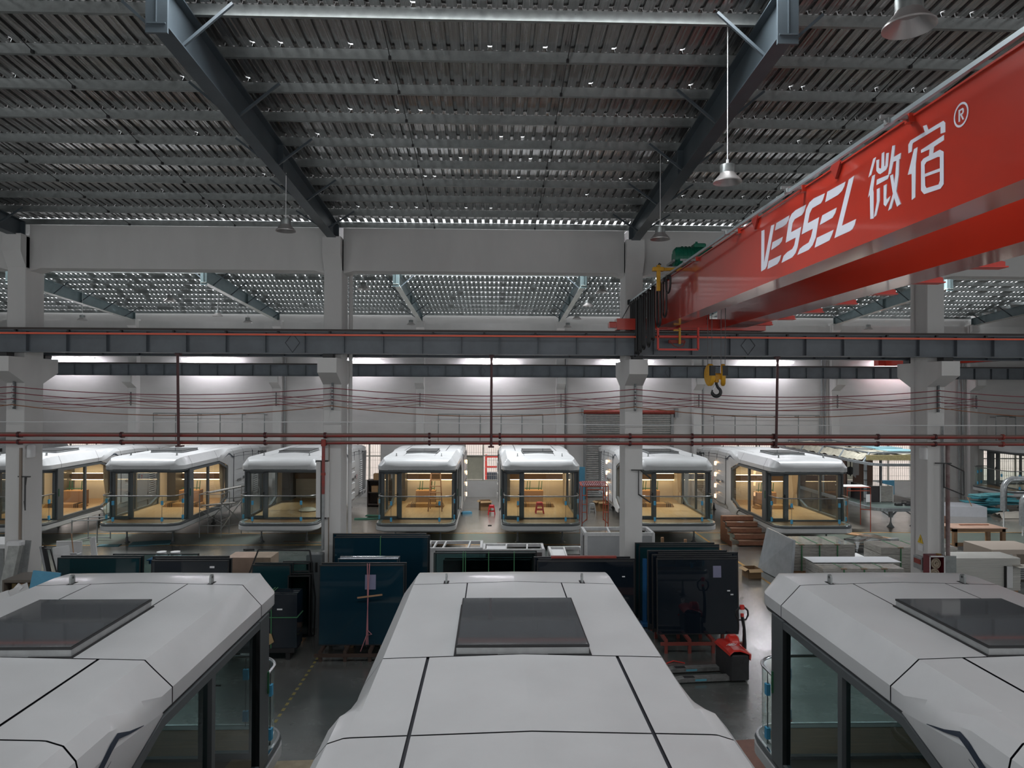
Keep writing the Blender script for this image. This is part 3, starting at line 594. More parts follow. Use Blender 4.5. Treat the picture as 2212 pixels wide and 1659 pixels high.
# cable rail, brackets, lifting ears
RP=[(4.06,-1.5,8.90),(4.06,12.2,8.90),(4.0,16.4,8.85),(3.76,19.38,8.64)]
def rx(y):
    for a,b in zip(RP,RP[1:]):
        if y<=b[1]: k=(y-a[1])/(b[1]-a[1]); return a[0]+(b[0]-a[0])*k,a[2]+(b[2]-a[2])*k
    return RP[-1][0],RP[-1][2]
g=G()
for a,b in zip(RP,RP[1:]): g.beam(a,b,.04,.045)
wobj('festoon_rail',g,mat('zinc_rail',(.42,.48,.5),.35,.6),t)
for y in (4.6,7.15,9.65,12.2,14.75,17.3):
    X_,Z_=rx(y); g=G(); g.box(X_-.1,4.28,y-.02,y+.02,Z_+.035,Z_+.075); g.cbox(X_-.04,X_+.04,y-.05,y+.05,Z_-.02,Z_+.045,.01); wobj('rail_bracket',g,GREYM,t); g=G(); g.box(4.24,4.32,y-.04,y+.04,8.9,8.99); wobj('bracket_foot',g,RED,t)
for y in (8.72,11.45):
    g=G(); g.ex([(y-.13,8.97),(y-.05,9.03),(y+.05,9.03),(y+.13,8.97),(y,8.80)],4.26,4.295,'x'); wobj('lifting_ear',g,mat('dark_crane_red',(.33,.03,.02),.4),t)
g=G(); g.cbox(3.69,3.83,19.33,19.39,8.56,8.7,.02); wobj('rail_end_stop',g,BLACK,t)
# festoon cable loops
def loop(y,w,z0,z1,r=.022):
    xx=rx(y)[0]; pts=[(xx,y+w,z0-.02)]
    for i in range(9): a=math.pi*i/8; pts.append((xx,y+w*math.cos(a),z1+w*(1-math.sin(a))))
    pts.append((xx,y-w,z0-.02)); return pts
for i,(y,w_,z1) in enumerate([(19.2,.08,7.13),(19.05,.08,7.16),(18.9,.09,7.12),(18.72,.08,7.18),(18.55,.09,7.15),(18.35,.09,7.2),(18.05,.12,7.26),(17.65,.13,7.30),(17.3,.10,7.42),(16.85,.17,7.72),(16.4,.16,7.9),(16.1,.2,8.42)]):
    g=G(); zz=rx(y)[1]; g.tube(loop(y,w_,zz-.08,z1),.03 if i<10 else .022,6); wobj('festoon_cable',g,BLACK,t,smooth=60)
    g=G(); xx=rx(y)[0]; g.cbox(xx-.05,xx+.05,y-.05,y+.05,zz-.12,zz-.03,.01); wobj('cable_trolley',g,BLACK,t)
g=G(); g.tube([(3.75,19.38,8.55),(3.55,19.3,8.2),(3.4,19.2,8.0)],.01,5); wobj('loose_cable',g,BLACK,t)
# hoist trolley with green motor and yellow arm
h=thing('hoist_trolley',(5.3,17.2,ZT),'green motored hoist trolley riding on top of the red crane','hoist')
g=G(); g.box(4.4,6.3,16.5,16.6,ZT+.02,ZT+.2); g.box(4.4,6.3,17.9,18.0,ZT+.02,ZT+.2); g.box(4.55,4.7,16.2,18.3,ZT+.02,ZT+.25); g.box(5.98,6.12,16.2,18.3,ZT+.02,ZT+.25); g.box(5.1,5.8,16.9,17.2,ZT+.02,ZT+.15); g.box(4.7,5.98,17.0,17.1,ZT+.03,ZT+.14); wobj('frame',g,DARKG,h)
g=G(); g.lathe([(.001,-.62),(.2,-.62),(.26,-.56),(.27,-.4),(.27,.5),(.2,.56),(.001,.58)],(5.05,17.3,9.46),20,'x'); wobj('motor',g,GREENP,h,smooth=35)
g=G()
for k in range(9): g.lathe([(.27,0),(.285,0),(.285,.02),(.27,.02)],(4.62+k*.09,17.3,9.46),20,'x')
wobj('cooling_fins',g,GREENP,h)
g=G(); g.cbox(4.9,5.2,17.15,17.45,9.7,9.8,.02); g.tube([(5.0,17.3,9.78),(5.0,17.3,9.86)],.03,8); wobj('terminal_box',g,GREENP,h)
g=G(); g.tube([(4.35,16.95,9.33),(4.35,17.6,9.33),(5.4,17.6,9.33)],.03,8); g.box(4.4,5.6,17.1,17.5,9.15,9.22); wobj('motor_mount',g,GREYM,h)
g=G(); g.cbox(5.5,5.95,16.7,17.7,9.15,9.6,.03); wobj('drum_housing',g,GREENP,h)
g=G(); g.beam((3.72,16.45,9.02),(4.6,16.45,9.03),.07,.07); g.beam((3.86,16.45,8.52),(3.86,16.45,9.12),.08,.08,(0,1,0)); g.cbox(3.72,3.98,16.38,16.52,8.98,9.07,.01); wobj('towing_arm',g,YEL,h)
g=G(); g.tube([(3.86,16.45,9.11),(3.88,16.45,9.16),(3.92,16.45,9.13)],.02,6); wobj('arm_ring',g,BLACK,h)
# hook block
hb=thing('hook_block',(5.42,17.05,6.2),'yellow twin sheave hook block with black hook hanging from the crane','hook')
for sx,tl in ((-.16,.25),(.16,-.25)):
    g=G(); g.lathe([(.001,-.055),(.17,-.055),(.2,-.03),(.2,.03),(.17,.055),(.001,.055)],(0,0,0),22,'x'); R=Matrix.Rotation(tl,3,'Z')
    g.v=[tuple(R@Vector((x,y*1.0,z*1.35))+Vector((sx,0,.38))) for x,y,z in g.v]; obj('sheave_guard',g,YEL,hb,smooth=30)
    g=G(); g.box(-.063,.063,-.05,.02,-.12,.12); g.v=[tuple(R@Vector(p)+Vector((sx,-.17,.48))) for p in g.v]; obj('rope_slot',g,BLACK,hb)
g=G(); g.cbox(-.13,.13,-.07,.07,.27,.42,.03); g.tube([(0,0,.2),(0,0,.3)],.06,10); obj('crosshead',g,YEL,hb,smooth=40)
pts=[(0,0,.26),(0,0,.16),(.035,0,.08)]+[(.0+.105*math.cos(a),0,-.03+.105*math.sin(a)) for a in [math.radians(d) for d in range(35,-215,-20)]]
g=G(); g.tube(pts,[.035,.035,.034]+[.037+.008*math.sin(math.pi*i/12) for i in range(11)]+[.02]*(len(pts)-14),10); obj('hook',g,BLACK,hb,smooth=50)
g=G(); g.beam((-.03,0,.13),(-.1,0,.0),.02,.015); obj('safety_latch',g,CHROME,hb)
for x in (-.21,-.11,.11,.21):
    g=G(); g.tube([(x,0,.45),(x*1.05,.0,2.80)],.008,5); obj('wire_rope',g,mat('wire_rope',(.12,.11,.11),.6),hb)
# cage and buffer beneath the girder
cg=thing('service_cage',(4.85,18.45,7.22),'small orange red pipe cage with yellow arm hanging in front of the runway beam','cage')
g=G()
for a,b in (((4.32,18.45,7.28),(5.38,18.45,7.28)),((5.38,18.45,7.28),(5.38,18.45,7.86)),((4.32,18.45,7.28),(4.32,18.45,7.86)),((4.32,18.45,7.62),(5.38,18.45,7.62))): g.beam(a,b,.05,.05,(0,1,0))
wobj('frame',g,mat('bright_crane_red',(.75,.05,.03),.35),cg)
g=G(); g.beam((4.88,18.4,7.42),(4.88,18.4,7.84),.05,.06,(0,1,0)); g.box(4.72,4.9,18.38,18.44,7.76,7.8); wobj('yellow_arm',g,YEL,cg)
g=G(); g.cbox(4.62,5.05,18.5,18.58,7.45,7.54,.01); g.tube([(4.65,18.5,7.5),(4.75,18.48,7.38),(4.88,18.47,7.33),(5.0,18.48,7.38),(5.06,18.5,7.5)],.012,5); wobj('collector',g,REDD,cg)
# ================================================================= MODULAR CABINS
LC=11.0; VB=-.38
def hwf(v,HW,r): return HW-r+math.sqrt(max(0,r*r-(r-v)**2)) if v<r else HW
ZT_=[(0,3.19),(.03,3.26),(.08,3.335),(.18,3.42),(.35,3.475),(.7,3.50),(1.1,3.5),(7.0,3.5),(9.8,3.31),(10.5,3.27),(10.85,3.2),(11.0,3.1)]
def zt(v):
    for (a,b),(c,d) in zip(ZT_,ZT_[1:]):
        if v<=c: return b+(d-b)*(v-a)/(c-a)
    return ZT_[-1][1]
def lerp(a,b,t): return a+(b-a)*t
def S(s,v,us):
    # roof surface: s = 0 centre, 1 seam, 2 flat edge, 3 chamfer foot, 4 lip foot; v from the tip
    v0=v
    if s>2 and .3<v<3.9:
        k=1 if .9<v<3.82 else ((v-.3)/.6 if v<.9 else (3.9-v)/.08); v=v-.13*k*min(1,s-2)
    rv=LC-v; hw=min(hwf(v,1.58,.45),hwf(rv,1.58,.5)); z=zt(v); rg=.042*min(1,max(0,v)/1.1)
    kk=min(1,(z-3.19)/.2) if v<5 else 1
    u2=min(1.37,hw-.21*max(0,kk))
    def can(s):
        if s<=2: 
            u=us*s if s<=1 else lerp(us,u2,s-1)
            u=min(u,u2*s/2 if u2<us*1.05 else u); return u,z+rg*(1-u/1.5)
        if s<=3: return lerp(u2,hw,s-2),lerp(z,min(3.19,z-.1),s-2)
        zb=3.03 if v<9 else 2.98
        return hw,lerp(min(3.19,z-.1),zb,s-3)
    def body(s):
        k=min(1,max(0,(v-3.9)/1.05))
        if s<=2:
            u=us*s if s<=1 else lerp(us,1.37,s-1); return u,z+rg*(1-u/1.5)
        p3=(lerp(1.58,1.42,k),lerp(3.19,z,k)); p4=(lerp(1.58,1.67,k),lerp(3.03,z-.30,k)); z2=z+rg*(1-1.37/1.5)
        if s<=3: return lerp(1.37,p3[0],s-2),lerp(z2,p3[1],s-2)
        th=(s-3)*math.pi/2; e=(p3[0]+(p4[0]-p3[0])*math.sin(th),p4[1]+(p3[1]-p4[1])*math.cos(th)); l=(lerp(p3[0],p4[0],s-3),lerp(p3[1],p4[1],s-3))
        return lerp(l[0],e[0],k),lerp(l[1],e[1],k)
    if v<3.9: w_=0
    elif v<9.5: w_=1
    elif v<9.7: w_=1-(v-9.5)/.2
    else: w_=0
    if w_==0: a=can(s)
    elif w_==1: a=body(s)
    else: p,q=can(s),body(s); a=(lerp(p[0],q[0],w_),lerp(p[1],q[1],w_))
    return (a[0],v,a[1])
def panel(s0,s1,v0,v1,us,g=None,gap=.010,sgn=1):
    ss=[s0]+[q for q in (0,1,2,2.33,2.67,3,3.33,3.67,4) if s0<q<s1]+[s1]
    vv=[v0]+[q for q in (.01,.03,.08,.13,.18,.26,.35,.45,.7,1.1,3.0,3.9,4.2,4.5,4.75,4.95,7,9.5,9.7,10.5,10.7,10.85,10.94) if v0<q<v1]+[v1]
    rows=[]
    for v in vv:
        va=v+(gap if (v==v0 and v0>0) else 0)-(gap if (v==v1 and v1<LC) else 0); r=[]
        for s in ss:
            x,y,z=S(s,va,us)
            if s==s0 and s0>0: x+=gap*(1.5 if us>.8 else .8)
            if s==s1 and s1==1: x-=gap*(1.5 if us>.8 else .8)
            r.append((x*sgn,y,z))
        rows.append(r)
    g=g or G(); g.grid(rows); return g
def outline(HW,r,vend,n=8,v0=0):
    # plan line from the left side round the front to the right side: (u,v)
    pts=[(-HW,vend),(-HW,v0+r)]
    for i in range(1,n): a=math.pi+math.pi/2*i/n; pts.append((-HW+r+r*math.cos(a),v0+r+r*math.sin(a)))
    pts+= [(-HW+r,v0),(HW-r,v0)]
    for i in range(1,n): a=-math.pi/2+math.pi/2*i/n; pts.append((HW-r+r*math.cos(a),v0+r+r*math.sin(a)))
    pts+=[(HW,v0+r),(HW,vend)]; return pts
def sweep(out,prof,closed=True):
    # profile points (inset, z) swept along a plan line, inset measured toward the inside
    g=G(); n=len(out); nr=[]
    for i in range(n):
        a=Vector(out[max(0,i-1)]); b=Vector(out[min(n-1,i+1)]); d=(b-a).normalized(); nr.append(Vector((-d.y,d.x)))
    rows=[]
    for i in range(n):
        r=[(out[i][0]+nr[i].x*q,out[i][1]+nr[i].y*q,z) for q,z in prof]
        if closed: r.append(r[0])
        rows.append(r)
    g.grid(rows); return g
def sidex(z,v=7):
    t_=zt(v)
    if z>=t_-.3: k=(z-(t_-.3))/.3; return 1.42+.25*math.sqrt(max(0,1-min(1,k)**2))
    return lerp(1.67,1.69,min(1,(t_-.3-z)/.4)) if z>2.75 else 1.69
def make_cabin(lit=True,near=False):
    r=thing('modular_cabin',(0,0,0),'x','cabin')
    P_=[]
    def add(name,g,mt,smooth=None,parent=r,**k):
        o=obj(name,g,mt,parent,smooth=smooth,**k); P_.append(o); return o
    # roof panels
    g=panel(0,4,0,1.1,.64); h=panel(0,4,0,1.1,.64,sgn=-1)
    n=len(g.v); g.v+=h.v; g.f+=[tuple(n+i for i in f) for f in h.f]
    hw0=hwf(0,1.58,.45); g.quad((-hw0,0,3.19),(hw0,0,3.19),(hw0,0,3.03),(-hw0,0,3.03)); g.grid([[(-hw0,0,3.19),(0,0,3.19),(hw0,0,3.19)],[(-hw0,.02,3.20),(0,.02,3.20),(hw0,.02,3.20)]])   # front lip
    add('front_cap',g,WHITEC,28)
    for (a,b,us) in ((1.1,3.8,.64),(3.8,5.4,.93),(5.4,6.7,.93),(6.7,8.0,.93),(8.0,9.3,.93)):
        g=panel(0,1,a,b,us); h=panel(0,1,a,b,us,sgn=-1); n=len(g.v); g.v+=h.v; g.f+=[tuple(n+i for i in f) for f in h.f]
        add('roof_panel',g,WHITEC,28)
        for sg in (1,-1): add('roof_panel',panel(1,4,a,b,us,sgn=sg),WHITEC,20 if a>1.2 else 28)
    g=panel(0,4,9.3,LC,.93); h=panel(0,4,9.3,LC,.93,sgn=-1); n=len(g.v); g.v+=h.v; g.f+=[tuple(n+i for i in f) for f in h.f]; add('rear_cap',g,WHITEC,28)
    # dark liner under the seams
    rows=[]
    for v in (.04,.1,.2,.35,.6,1.1,3.0,4.2,4.8,5.0,7,9,9.6,10.5,10.9):
        row=[]
        for s in (4,3.5,3,2.5,2,1,0):
            x,y,z=S(s,v,.8); row.append((x-.02 if s>1.5 else x,y,z-.022))
        rows.append([(-a,b,c) for a,b,c in row]+[q for q in reversed(row)][1:])
    add('roof_liner',G().grid(rows),CREASE,40)
    # soffit frame under the lip
    o1=outline(1.56,.44,4.2); add('soffit_frame',sweep(o1,[(0,3.05),(0,3.02),(.012,3.01),(.012,2.965),(.16,2.955),(.16,3.05)]),DARKG,30)
    # base: white skirt, dark trim, steel rail, deck
    o2=outline(1.60,.5,10.4,10,VB); add('base_skirt',sweep(o2,[(.0,.85),(.0,.70),(.04,.665),(.24,.60),(.6,.60),(.6,.85)]),WHITEC,30)
    add('base_trim',sweep(outline(1.575,.48,4.6,10,VB+.02),[(0,.95),(-.02,.91),(0,.87),(.0,.85),(.1,.85),(.1,.95)]),DARKG,30)
    add('deck_edge',sweep(outline(1.575,.48,4.6,10,VB+.02),[(.0,.95),(.0,.965),(.035,.965),(.035,.95)]),CHROME,30); add('deck_border',sweep(outline(1.54,.46,.72,10,VB+.055),[(.0,.93),(.0,.962),(.14,.962),(.14,.93)]),mat('pale_grey_border',(.22,.25,.25),.4),30)
    g=G(); pts=outline(1.42,.36,.75,8,VB+.18); g.ex([(a,b) for a,b in pts],.86,.955,'z'); add('balcony_deck',g,WOODD)
    # balcony glass, rail, clips
    o3=outline(1.50,.44,.70,10,VB+.09); add('balustrade_glass',sweep(o3,[(0,.96),(0,2.01)],False),GRAIL,30)
    g=G(); g.tube([(a,b,2.03) for a,b in outline(1.50,.44,.72,10,VB+.09)],.024,8); add('handrail',g,CHROME if near else mat('brushed_rail',(.30,.30,.30),.3,.8),50)
    for (u,v,rot) in ((-.95,VB+.09,0),(.95,VB+.09,0),(-1.505,.30,1),(1.505,.30,1)):
        for z in (1.12,1.76):
            g=G(); (g.box(u-.04,u+.04,v-.02,v+.03,z-.08,z+.08) if not rot else g.box(u-.03,u+.03,v-.04,v+.04,z-.08,z+.08)); add('tape_clip',g,CLIPB)
        g=G(); (g.box(u-.006,u+.006,v-.003,v+.012,.96,2.0) if not rot else g.box(u-.006,u+.006,v-.006,v+.006,.96,2.0)); add('pane_joint',g,DARKG)
    # front facade
    g=G(); y0,y1=.70,.78
    for a,b in ((-1.56,-1.40),(-.82,-.66),(1.38,1.56)): g.box(a,b,y0,y1,.955,2.98)
    g.box(-1.56,1.56,y0,y1,2.84,2.98); g.box(-1.56,1.56,y0,y1,.95,1.01); add('facade_frame',g,DARKG)
    g=G(); g.box(-1.42,-1.36,y0-.01,y1,.98,2.85); g.box(-.86,-.80,y0-.01,y1,.98,2.85); g.box(-1.42,-.8,y0-.01,y1,.98,1.08); g.box(-1.42,-.8,y0-.01,y1,2.80,2.85); df=add('door_frame',g,mat('mid_grey_aluminium',(.085,.095,.10),.4))
    g=G(); g.quad((-1.37,.74,1.07),(-.85,.74,1.07),(-.85,.74,2.80),(-1.37,.74,2.80)); add('door_glass',g,GCL,parent=df)
    g=G(); g.box(-.83,-.81,.64,.69,1.85,2.05); g.box(-.92,-.81,.64,.655,1.96,1.98); add('door_handle',g,BLACK,parent=df)
    g=G(); g.quad((-.67,.74,1.0),(1.39,.74,1.0),(1.39,.74,2.85),(-.67,.74,2.85)); add('front_glass',g,GCL)
    # side window frames, glass, corner posts and fascia
    OCT=[(.9,2.99),(3.92,2.99),(4.85,2.67),(4.85,1.25),(4.0,.965),(.9,.965)]
    INN=[(1.08,2.90),(3.89,2.90),(4.76,2.60),(4.76,1.32),(3.97,1.05),(1.08,1.05)]
    for sg in (1,-1):
        g=G()
        for i in range(6):
            j=(i+1)%6
            for x in (1.60,1.50):
                g.quad((x,*OCT[i]),(x,*OCT[j]),(x,*INN[j]),(x,*INN[i]))
            g.quad((1.60,*INN[i]),(1.60,*INN[j]),(1.50,*INN[j]),(1.50,*INN[i])); g.quad((1.60,*OCT[i]),(1.60,*OCT[j]),(1.50,*OCT[j]),(1.50,*OCT[i]))
        g.box(1.50,1.60,2.62,2.72,1.0,2.9)
        if sg<0: g.mirx()
        add('side_window_frame',g,DARKG)
        for a,b in ((1.08,2.63),(2.71,4.8)):
            g=G(); poly=[(a,1.04),(min(b,3.96),1.04)]+([(4.77,1.31),(4.77,2.61)] if b>4 else [])+[(min(b,3.88),2.91),(a,2.91)]; g.quad(*[(1.55,*q) for q in poly])
            if sg<0: g.mirx()
            add('side_glass',g,GSIDE if near else GCL)
        g=G(); g.box(1.49,1.605,.70,1.08,.955,3.0); 
        if sg<0: g.mirx()
        add('corner_post',g,DARKG)
        g=G(); g.box(1.60,1.625,.74,.77,1.9,2.2); g.mirx() if sg<0 else None; add('tape_mark',g,mat('dark_green_tape',(.02,.12,.05),.6))
        # white fascia round the window end
        A=[(3.88,3.02),(4.55,2.82),(4.89,2.70),(4.89,1.22),(4.02,.93),(3.8,.93)]; B=[(3.88,3.03),(4.96,3.20),(5.395,3.20),(5.395,.98),(4.75,.62),(4.2,.62)]
        C=[(3.885,3.025),(4.70,2.96),(5.04,2.86),(5.04,1.14),(4.15,.80),(3.9,.86)]
        g=G(); ro=[[(1.59,*A[0])]+[(1.605,*p) for p in A[1:]],[(1.585,*C[0])]+[(1.645,*p) for p in C[1:]],[(1.582,*B[0]),(1.669,*B[1]),(1.672,*B[2]),(1.672,*B[3]),(1.64,*B[4]),(1.61,*B[5])]]; g.grid(ro)
        # lower wing of the fascia
        g.quad((1.64,4.75,.62),(1.672,5.4,.98),(1.60,5.4,.70),(1.50,4.9,.56))
        if sg<0: g.mirx()
        add('window_surround',g,WHITEC,15)
        # rear body side panels with raised facets
        for a,b in ((5.4,6.7),(6.7,8.0),(8.0,8.9)):
            sec=[]
            for z in (3.2,2.95,2.72,1.15,.95): sec.append((sidex(z,a) if z>2.8 else (1.69 if z>1 else 1.66),z))
            sec+=[(1.50,.74),(1.25,.58)]
            rows=[[(x,v,min(z,zt(v)-.3-.012) if k==0 else z) for k,(x,z) in enumerate(sec)] for v in (a+.008,b-.008)]
            g=G().grid(rows)
            if sg<0: g.mirx()
            add('side_panel',g,WHITEC,20)
        # back part of the side: slanted frame and dark glass
        g=G(); g.grid([[(1.67,8.91,3.0),(1.69,8.91,2.7),(1.69,8.91,1.15),(1.66,8.91,.95),(1.25,8.91,.52)],[(1.62,9.5,2.98),(1.64,9.05,2.72),(1.64,9.0,1.35),(1.62,9.4,.98),(1.2,9.6,.52)]])
        g.grid([[(1.62,9.4,.98),(1.2,9.6,.52)],[(1.58,10.2,1.0),(1.15,10.4,.55)]])
        if sg<0: g.mirx()
        add('rear_surround',g,WHITEC,20)
        g=G(); g.ex([(9.02,2.70),(9.02,1.37),(9.42,1.0),(10.35,1.0),(10.5,2.98),(9.5,2.98)],1.56,1.60,'x')
        if sg<0: g.mirx()
        add('rear_side_glass',g,mat('dark_rear_glass',(.03,.035,.04),.05,spec=.9))
        g=G()
        for zc in (2.62,2.10,1.58,1.10):
            # wedge: proud at the rear, flush in front
            p=[(1.69,5.5,zc-.18),(1.69,5.5,zc+.14),(1.69,6.68,zc-.26),(1.69,6.68,zc+.16),(1.75,6.62,zc-.14),(1.75,6.62,zc+.12)]
            n=len(g.v); g.v+=p; g.f+=[(n,n+4,n+5,n+1),(n+1,n+5,n+3),(n+5,n+4,n+2,n+3),(n,n+2,n+4)]
        if sg<0: g.mirx()
        add('facet_relief',g,WHITEC)
        # vent louvres
        g=G()
        for k in range(16):
            z=1.0+k*.105; g.ex([(1.69,z),(1.735,z+.02),(1.69,z+.07)],8.12,8.72,'y')
        if sg<0: g.mirx()
        add('vent_louvres',g,WHITEC,kind='stuff'); 
        g=G()
        for k in range(16):
            z=1.0+k*.105; g.box(1.688,1.694,8.12,8.72,z+.068,z+.1)
        if sg<0: g.mirx()
        add('vent_gaps',g,DARKG,kind='stuff')
        # navy stripe along the shoulder
        def SX(v,s_):
            if s_<=4: x,y,z=S(s_,v,.93); return x+.004,z+.003
            z=zt(v)-.30-(s_-4)*.3; return sidex(z,v)+.004,z
        def strip(pts):
            g=G(); a_=[]; b_=[]; c_=[]
            for v,s0,s1 in pts:
                for L_,q in ((a_,s0),(b_,(s0+s1)/2),(c_,s1)): x,z=SX(v,q); L_.append((x,v,z))
            g.grid([a_,b_,c_])
            if sg<0: g.mirx()
            return g
        add('navy_stripe',strip([(4.32,3.95,3.97),(4.6,3.86,3.93),(4.82,3.76,3.88),(4.97,3.86,4.02),(5.15,4.08,4.34),(5.32,4.30,4.48),(5.55,4.40,4.47),(6.0,4.40,4.46),(8.6,4.40,4.46),(8.85,4.1,4.2),(8.9,4.1,4.18)]),NAVY)
        add('navy_stripe',strip([(4.98,4.22,4.24),(5.15,4.42,4.47),(5.32,4.58,4.63),(5.5,4.66,4.68)]),NAVY)
        g=G(); g.box(1.675,1.695,8.90,8.92,.8,3.1); g.mirx() if sg<0 else None; add('seam_strip',g,CREASE)
        for vv in (5.39,6.69,7.99):
            g=G(); g.box(1.66,1.692,vv,vv+.02,.95,3.2); g.mirx() if sg<0 else None; add('seam_strip',g,CREASE)
        # lettering on the side
        rot=(math.radians(90),0,math.radians(90) if sg>0 else math.radians(-90))
        e=mat('dark_lettering',(.05,.05,.055),.5)
        tx=text('VESSEL',.20,e,(1.763*sg,5.62 if sg>0 else 6.62,1.86),rot,'side_lettering',r,shear=.25)
        tx=text('微宿',.15,e,(1.763*sg,6.42 if sg>0 else 5.78,1.93),rot,'side_lettering',r); 
        tx=text('E',.34,e,(1.70*sg,7.0 if sg>0 else 7.7,1.82),rot,'side_lettering',r)
        tx=text('7',.30,mat('red_lettering',(.6,.05,.03),.5),(1.70*sg,7.25 if sg>0 else 7.4,1.80),rot,'side_lettering',r)
        if lit=='sconce':
            g=G()
            for zc in (2.74,2.2,1.65,1.14): g.cbox(1.70,1.79,6.66,6.80,zc-.09,zc+.09,.01)
            if sg<0: g.mirx()
            add('side_lamp',g,SCONCE)
    # rear wall
    g=G(); g.box(-1.55,1.55,10.3,10.36,.9,3.0); g.box(-1.2,1.2,9.5,10.3,.5,.9); add('rear_wall',g,WHITEC)
    # underside
    g=G(); g.box(-1.3,1.3,.5,10.2,.60,.7); add('underfloor',g,DARKG)
    # skylight
    sk=add('skylight_frame',G().box(-.655,.655,2.16,3.78,3.50,3.60),GREYM)
    g=G(); g.box(-.68,.68,2.135,3.805,3.47,3.535); add('skylight_gasket',g,BLACK,parent=sk)
    g=G(); g.box(-.66,.66,2.155,3.785,3.60,3.622); add('skylight_edge',g,BLACK,parent=sk)
    g=G(); g.box(-.645,.645,2.17,3.77,3.622,3.626); add('skylight_glass',g,SKG,parent=sk)
    # lifting lugs
    for u,v in ((-.93,1.04),(.93,1.04),(-.93,8.05),(.93,8.05)):
        z=zt(v)+.012; L_=thing_lug(r,u,v,z,add)
    # feet
    for u,v in ((-.92,.75),(.92,.75),(-.92,5),(.92,5),(-.92,9.6),(.92,9.6)):
        g=G(); g.lathe([(.001,0),(.13,0),(.11,.03),(.06,.06),(.045,.22),(.03,.24),(.03,.52),(.14,.53),(.14,.56),(.001,.56)],(u,v,0),12); g.box(u-.06,u+.06,v-.06,v+.06,.55,.61); add('jack_foot',g,DARKG,30)
    # interior
    add('inner_floor',G().box(-1.5,1.5,.78,6.55,.88,.965),WOODD if near else WOODF)
    add('inner_ceiling',G().box(-1.35,1.35,.78,6.55,2.93,2.99),mat('ceiling_white',(.65,.62,.56),.6))
    add('back_panel',G().box(-1.55,1.55,6.55,6.65,.86,3.0),CREAM)
    for q in (-1.57,1.52): add('inner_side_wall',G().box(q,q+.05,4.85,6.55,.90,2.95),CREAM)
    g=G(); g.box(-1.1,1.5,6.28,6.55,1.92,2.2); add('wall_cabinet',g,mat('brown_glossy_cabinet',(.20,.13,.08),.15))
    g=G(); g.box(-1.54,-1.12,5.6,6.55,.86,2.93); add('tall_cupboard',g,mat('dark_slatted_cupboard',(.09,.085,.08),.5))
    rnd=random.Random(5)
    g=G(); 
    cu=[]
    for k in range(25): cu.append((1.36+.035*(k%2)*1.0,4.45+.028*k))
    rows=[]
    for z,f in ((2.9,1.0),(2.2,.95),(1.6,.55),(1.5,.45),(1.3,.6),(.9,.85)):
        rows.append([(x,4.8+(y-4.8)*f,z) for x,y in cu])
    g.grid(rows); add('curtain',g,mat('beige_curtain',(.42,.33,.22),.9))
    if lit:
        for (z,y,x0,x1) in ((1.90,6.30,-1.1,1.5),(2.215,6.32,-1.1,1.5)):
            g=G(); g.box(x0,x1,y-.02,y+.02,z-.016,z+.008); add('led_strip',g,LED)
        g=G(); g.cbox(-.5,-.4,2.4,2.5,2.90,2.932,.01); g.cbox(.6,.7,2.4,2.5,2.90,2.932,.01); add('downlight',g,mat('downlight_lamp',(1,.8,.6),emit=(1,.75,.5),es=12))
        l=bpy.data.lights.get('cabin_ceiling_light')
        if not l:
            l=bpy.data.lights.new('cabin_ceiling_light','AREA'); l.shape='RECTANGLE'; l.size=1.6; l.size_y=3.2; l.energy=CABW; l.color=(1,.84,.62)
        lo=bpy.data.objects.new('ceiling_light',l); lo.location=(0,3.4,2.90); lo.parent=r; COL.objects.link(lo)
    return r
CABW=50
def thing_lug(r,u,v,z,add):
    g=G(); pr=[(-.05,0),(.05,0),(.05,.085),(.035,.115),(.0,.125),(-.035,.115),(-.05,.085)]
    g.ex([(v+a,z+b) for a,b in pr],u-.012,u+.012,'x'); o=add('lifting_lug',g,GALV)
    g=G(); g.box(u-.035,u+.035,v-.08,v+.08,z-.006,z+.006); add('lug_base',g,BLACK,parent=o)
    g=G(); g.lathe([(.001,-.014),(.018,-.014),(.018,.014),(.001,.014)],(u,v,z+.085),8,'x'); add('lug_hole',g,BLACK,parent=o)
    return o
proto=make_cabin(True); proto_s=None
far=[(-19.05,28.35,'leftmost lit white cabin, mostly behind the leftmost column',1),(-13.9,28.55,'lit white cabin with scaffold at its glass side, second from the left',1),(-8.5,28.6,'unlit white cabin with a bright window reflection, behind the red drop pipe',0),(-3.03,28.45,'lit white cabin with a stepladder inside, left of the central aisle',2),(1.98,28.5,'lit white cabin with the red stool behind its front glass',1),(7.45,28.5,'lit white cabin with side lamps, partly behind the column right of centre',2),(12.72,27.9,'lit white cabin with side lamps, the wooden steps standing at its left',2)]
protos={1:proto,0:make_cabin(False),2:make_cabin('sconce')}
used=set()
for x,y,l,k in far:
    p=protos[k]
    o=p if k not in used else copy_tree(p); used.add(k)
    o.location=(x,y,0); tag(o,l,'cabin','finished cabins in the back row')
near_p=make_cabin(False,near=True)
for i,(x,y,l) in enumerate(((.31,10.8,'large white cabin roof in the bottom middle, seen from above'),(-4.73,10.8,'large white cabin at bottom left with its tinted glass side showing'),(5.58,10.7,'large white cabin at bottom right with its tinted glass side showing'))):
    o=near_p if i==0 else copy_tree(near_p); o.location=(x,y,0); o.rotation_euler=(0,0,math.pi); tag(o,l,'cabin','near cabins below the camera')
o=copy_tree(protos[0]); o.location=(28.1,39.0,0); o.rotation_euler=(0,0,-math.pi/2); tag(o,'unlit white cabin cut off by the right edge of the view','cabin','finished cabins in the back row')
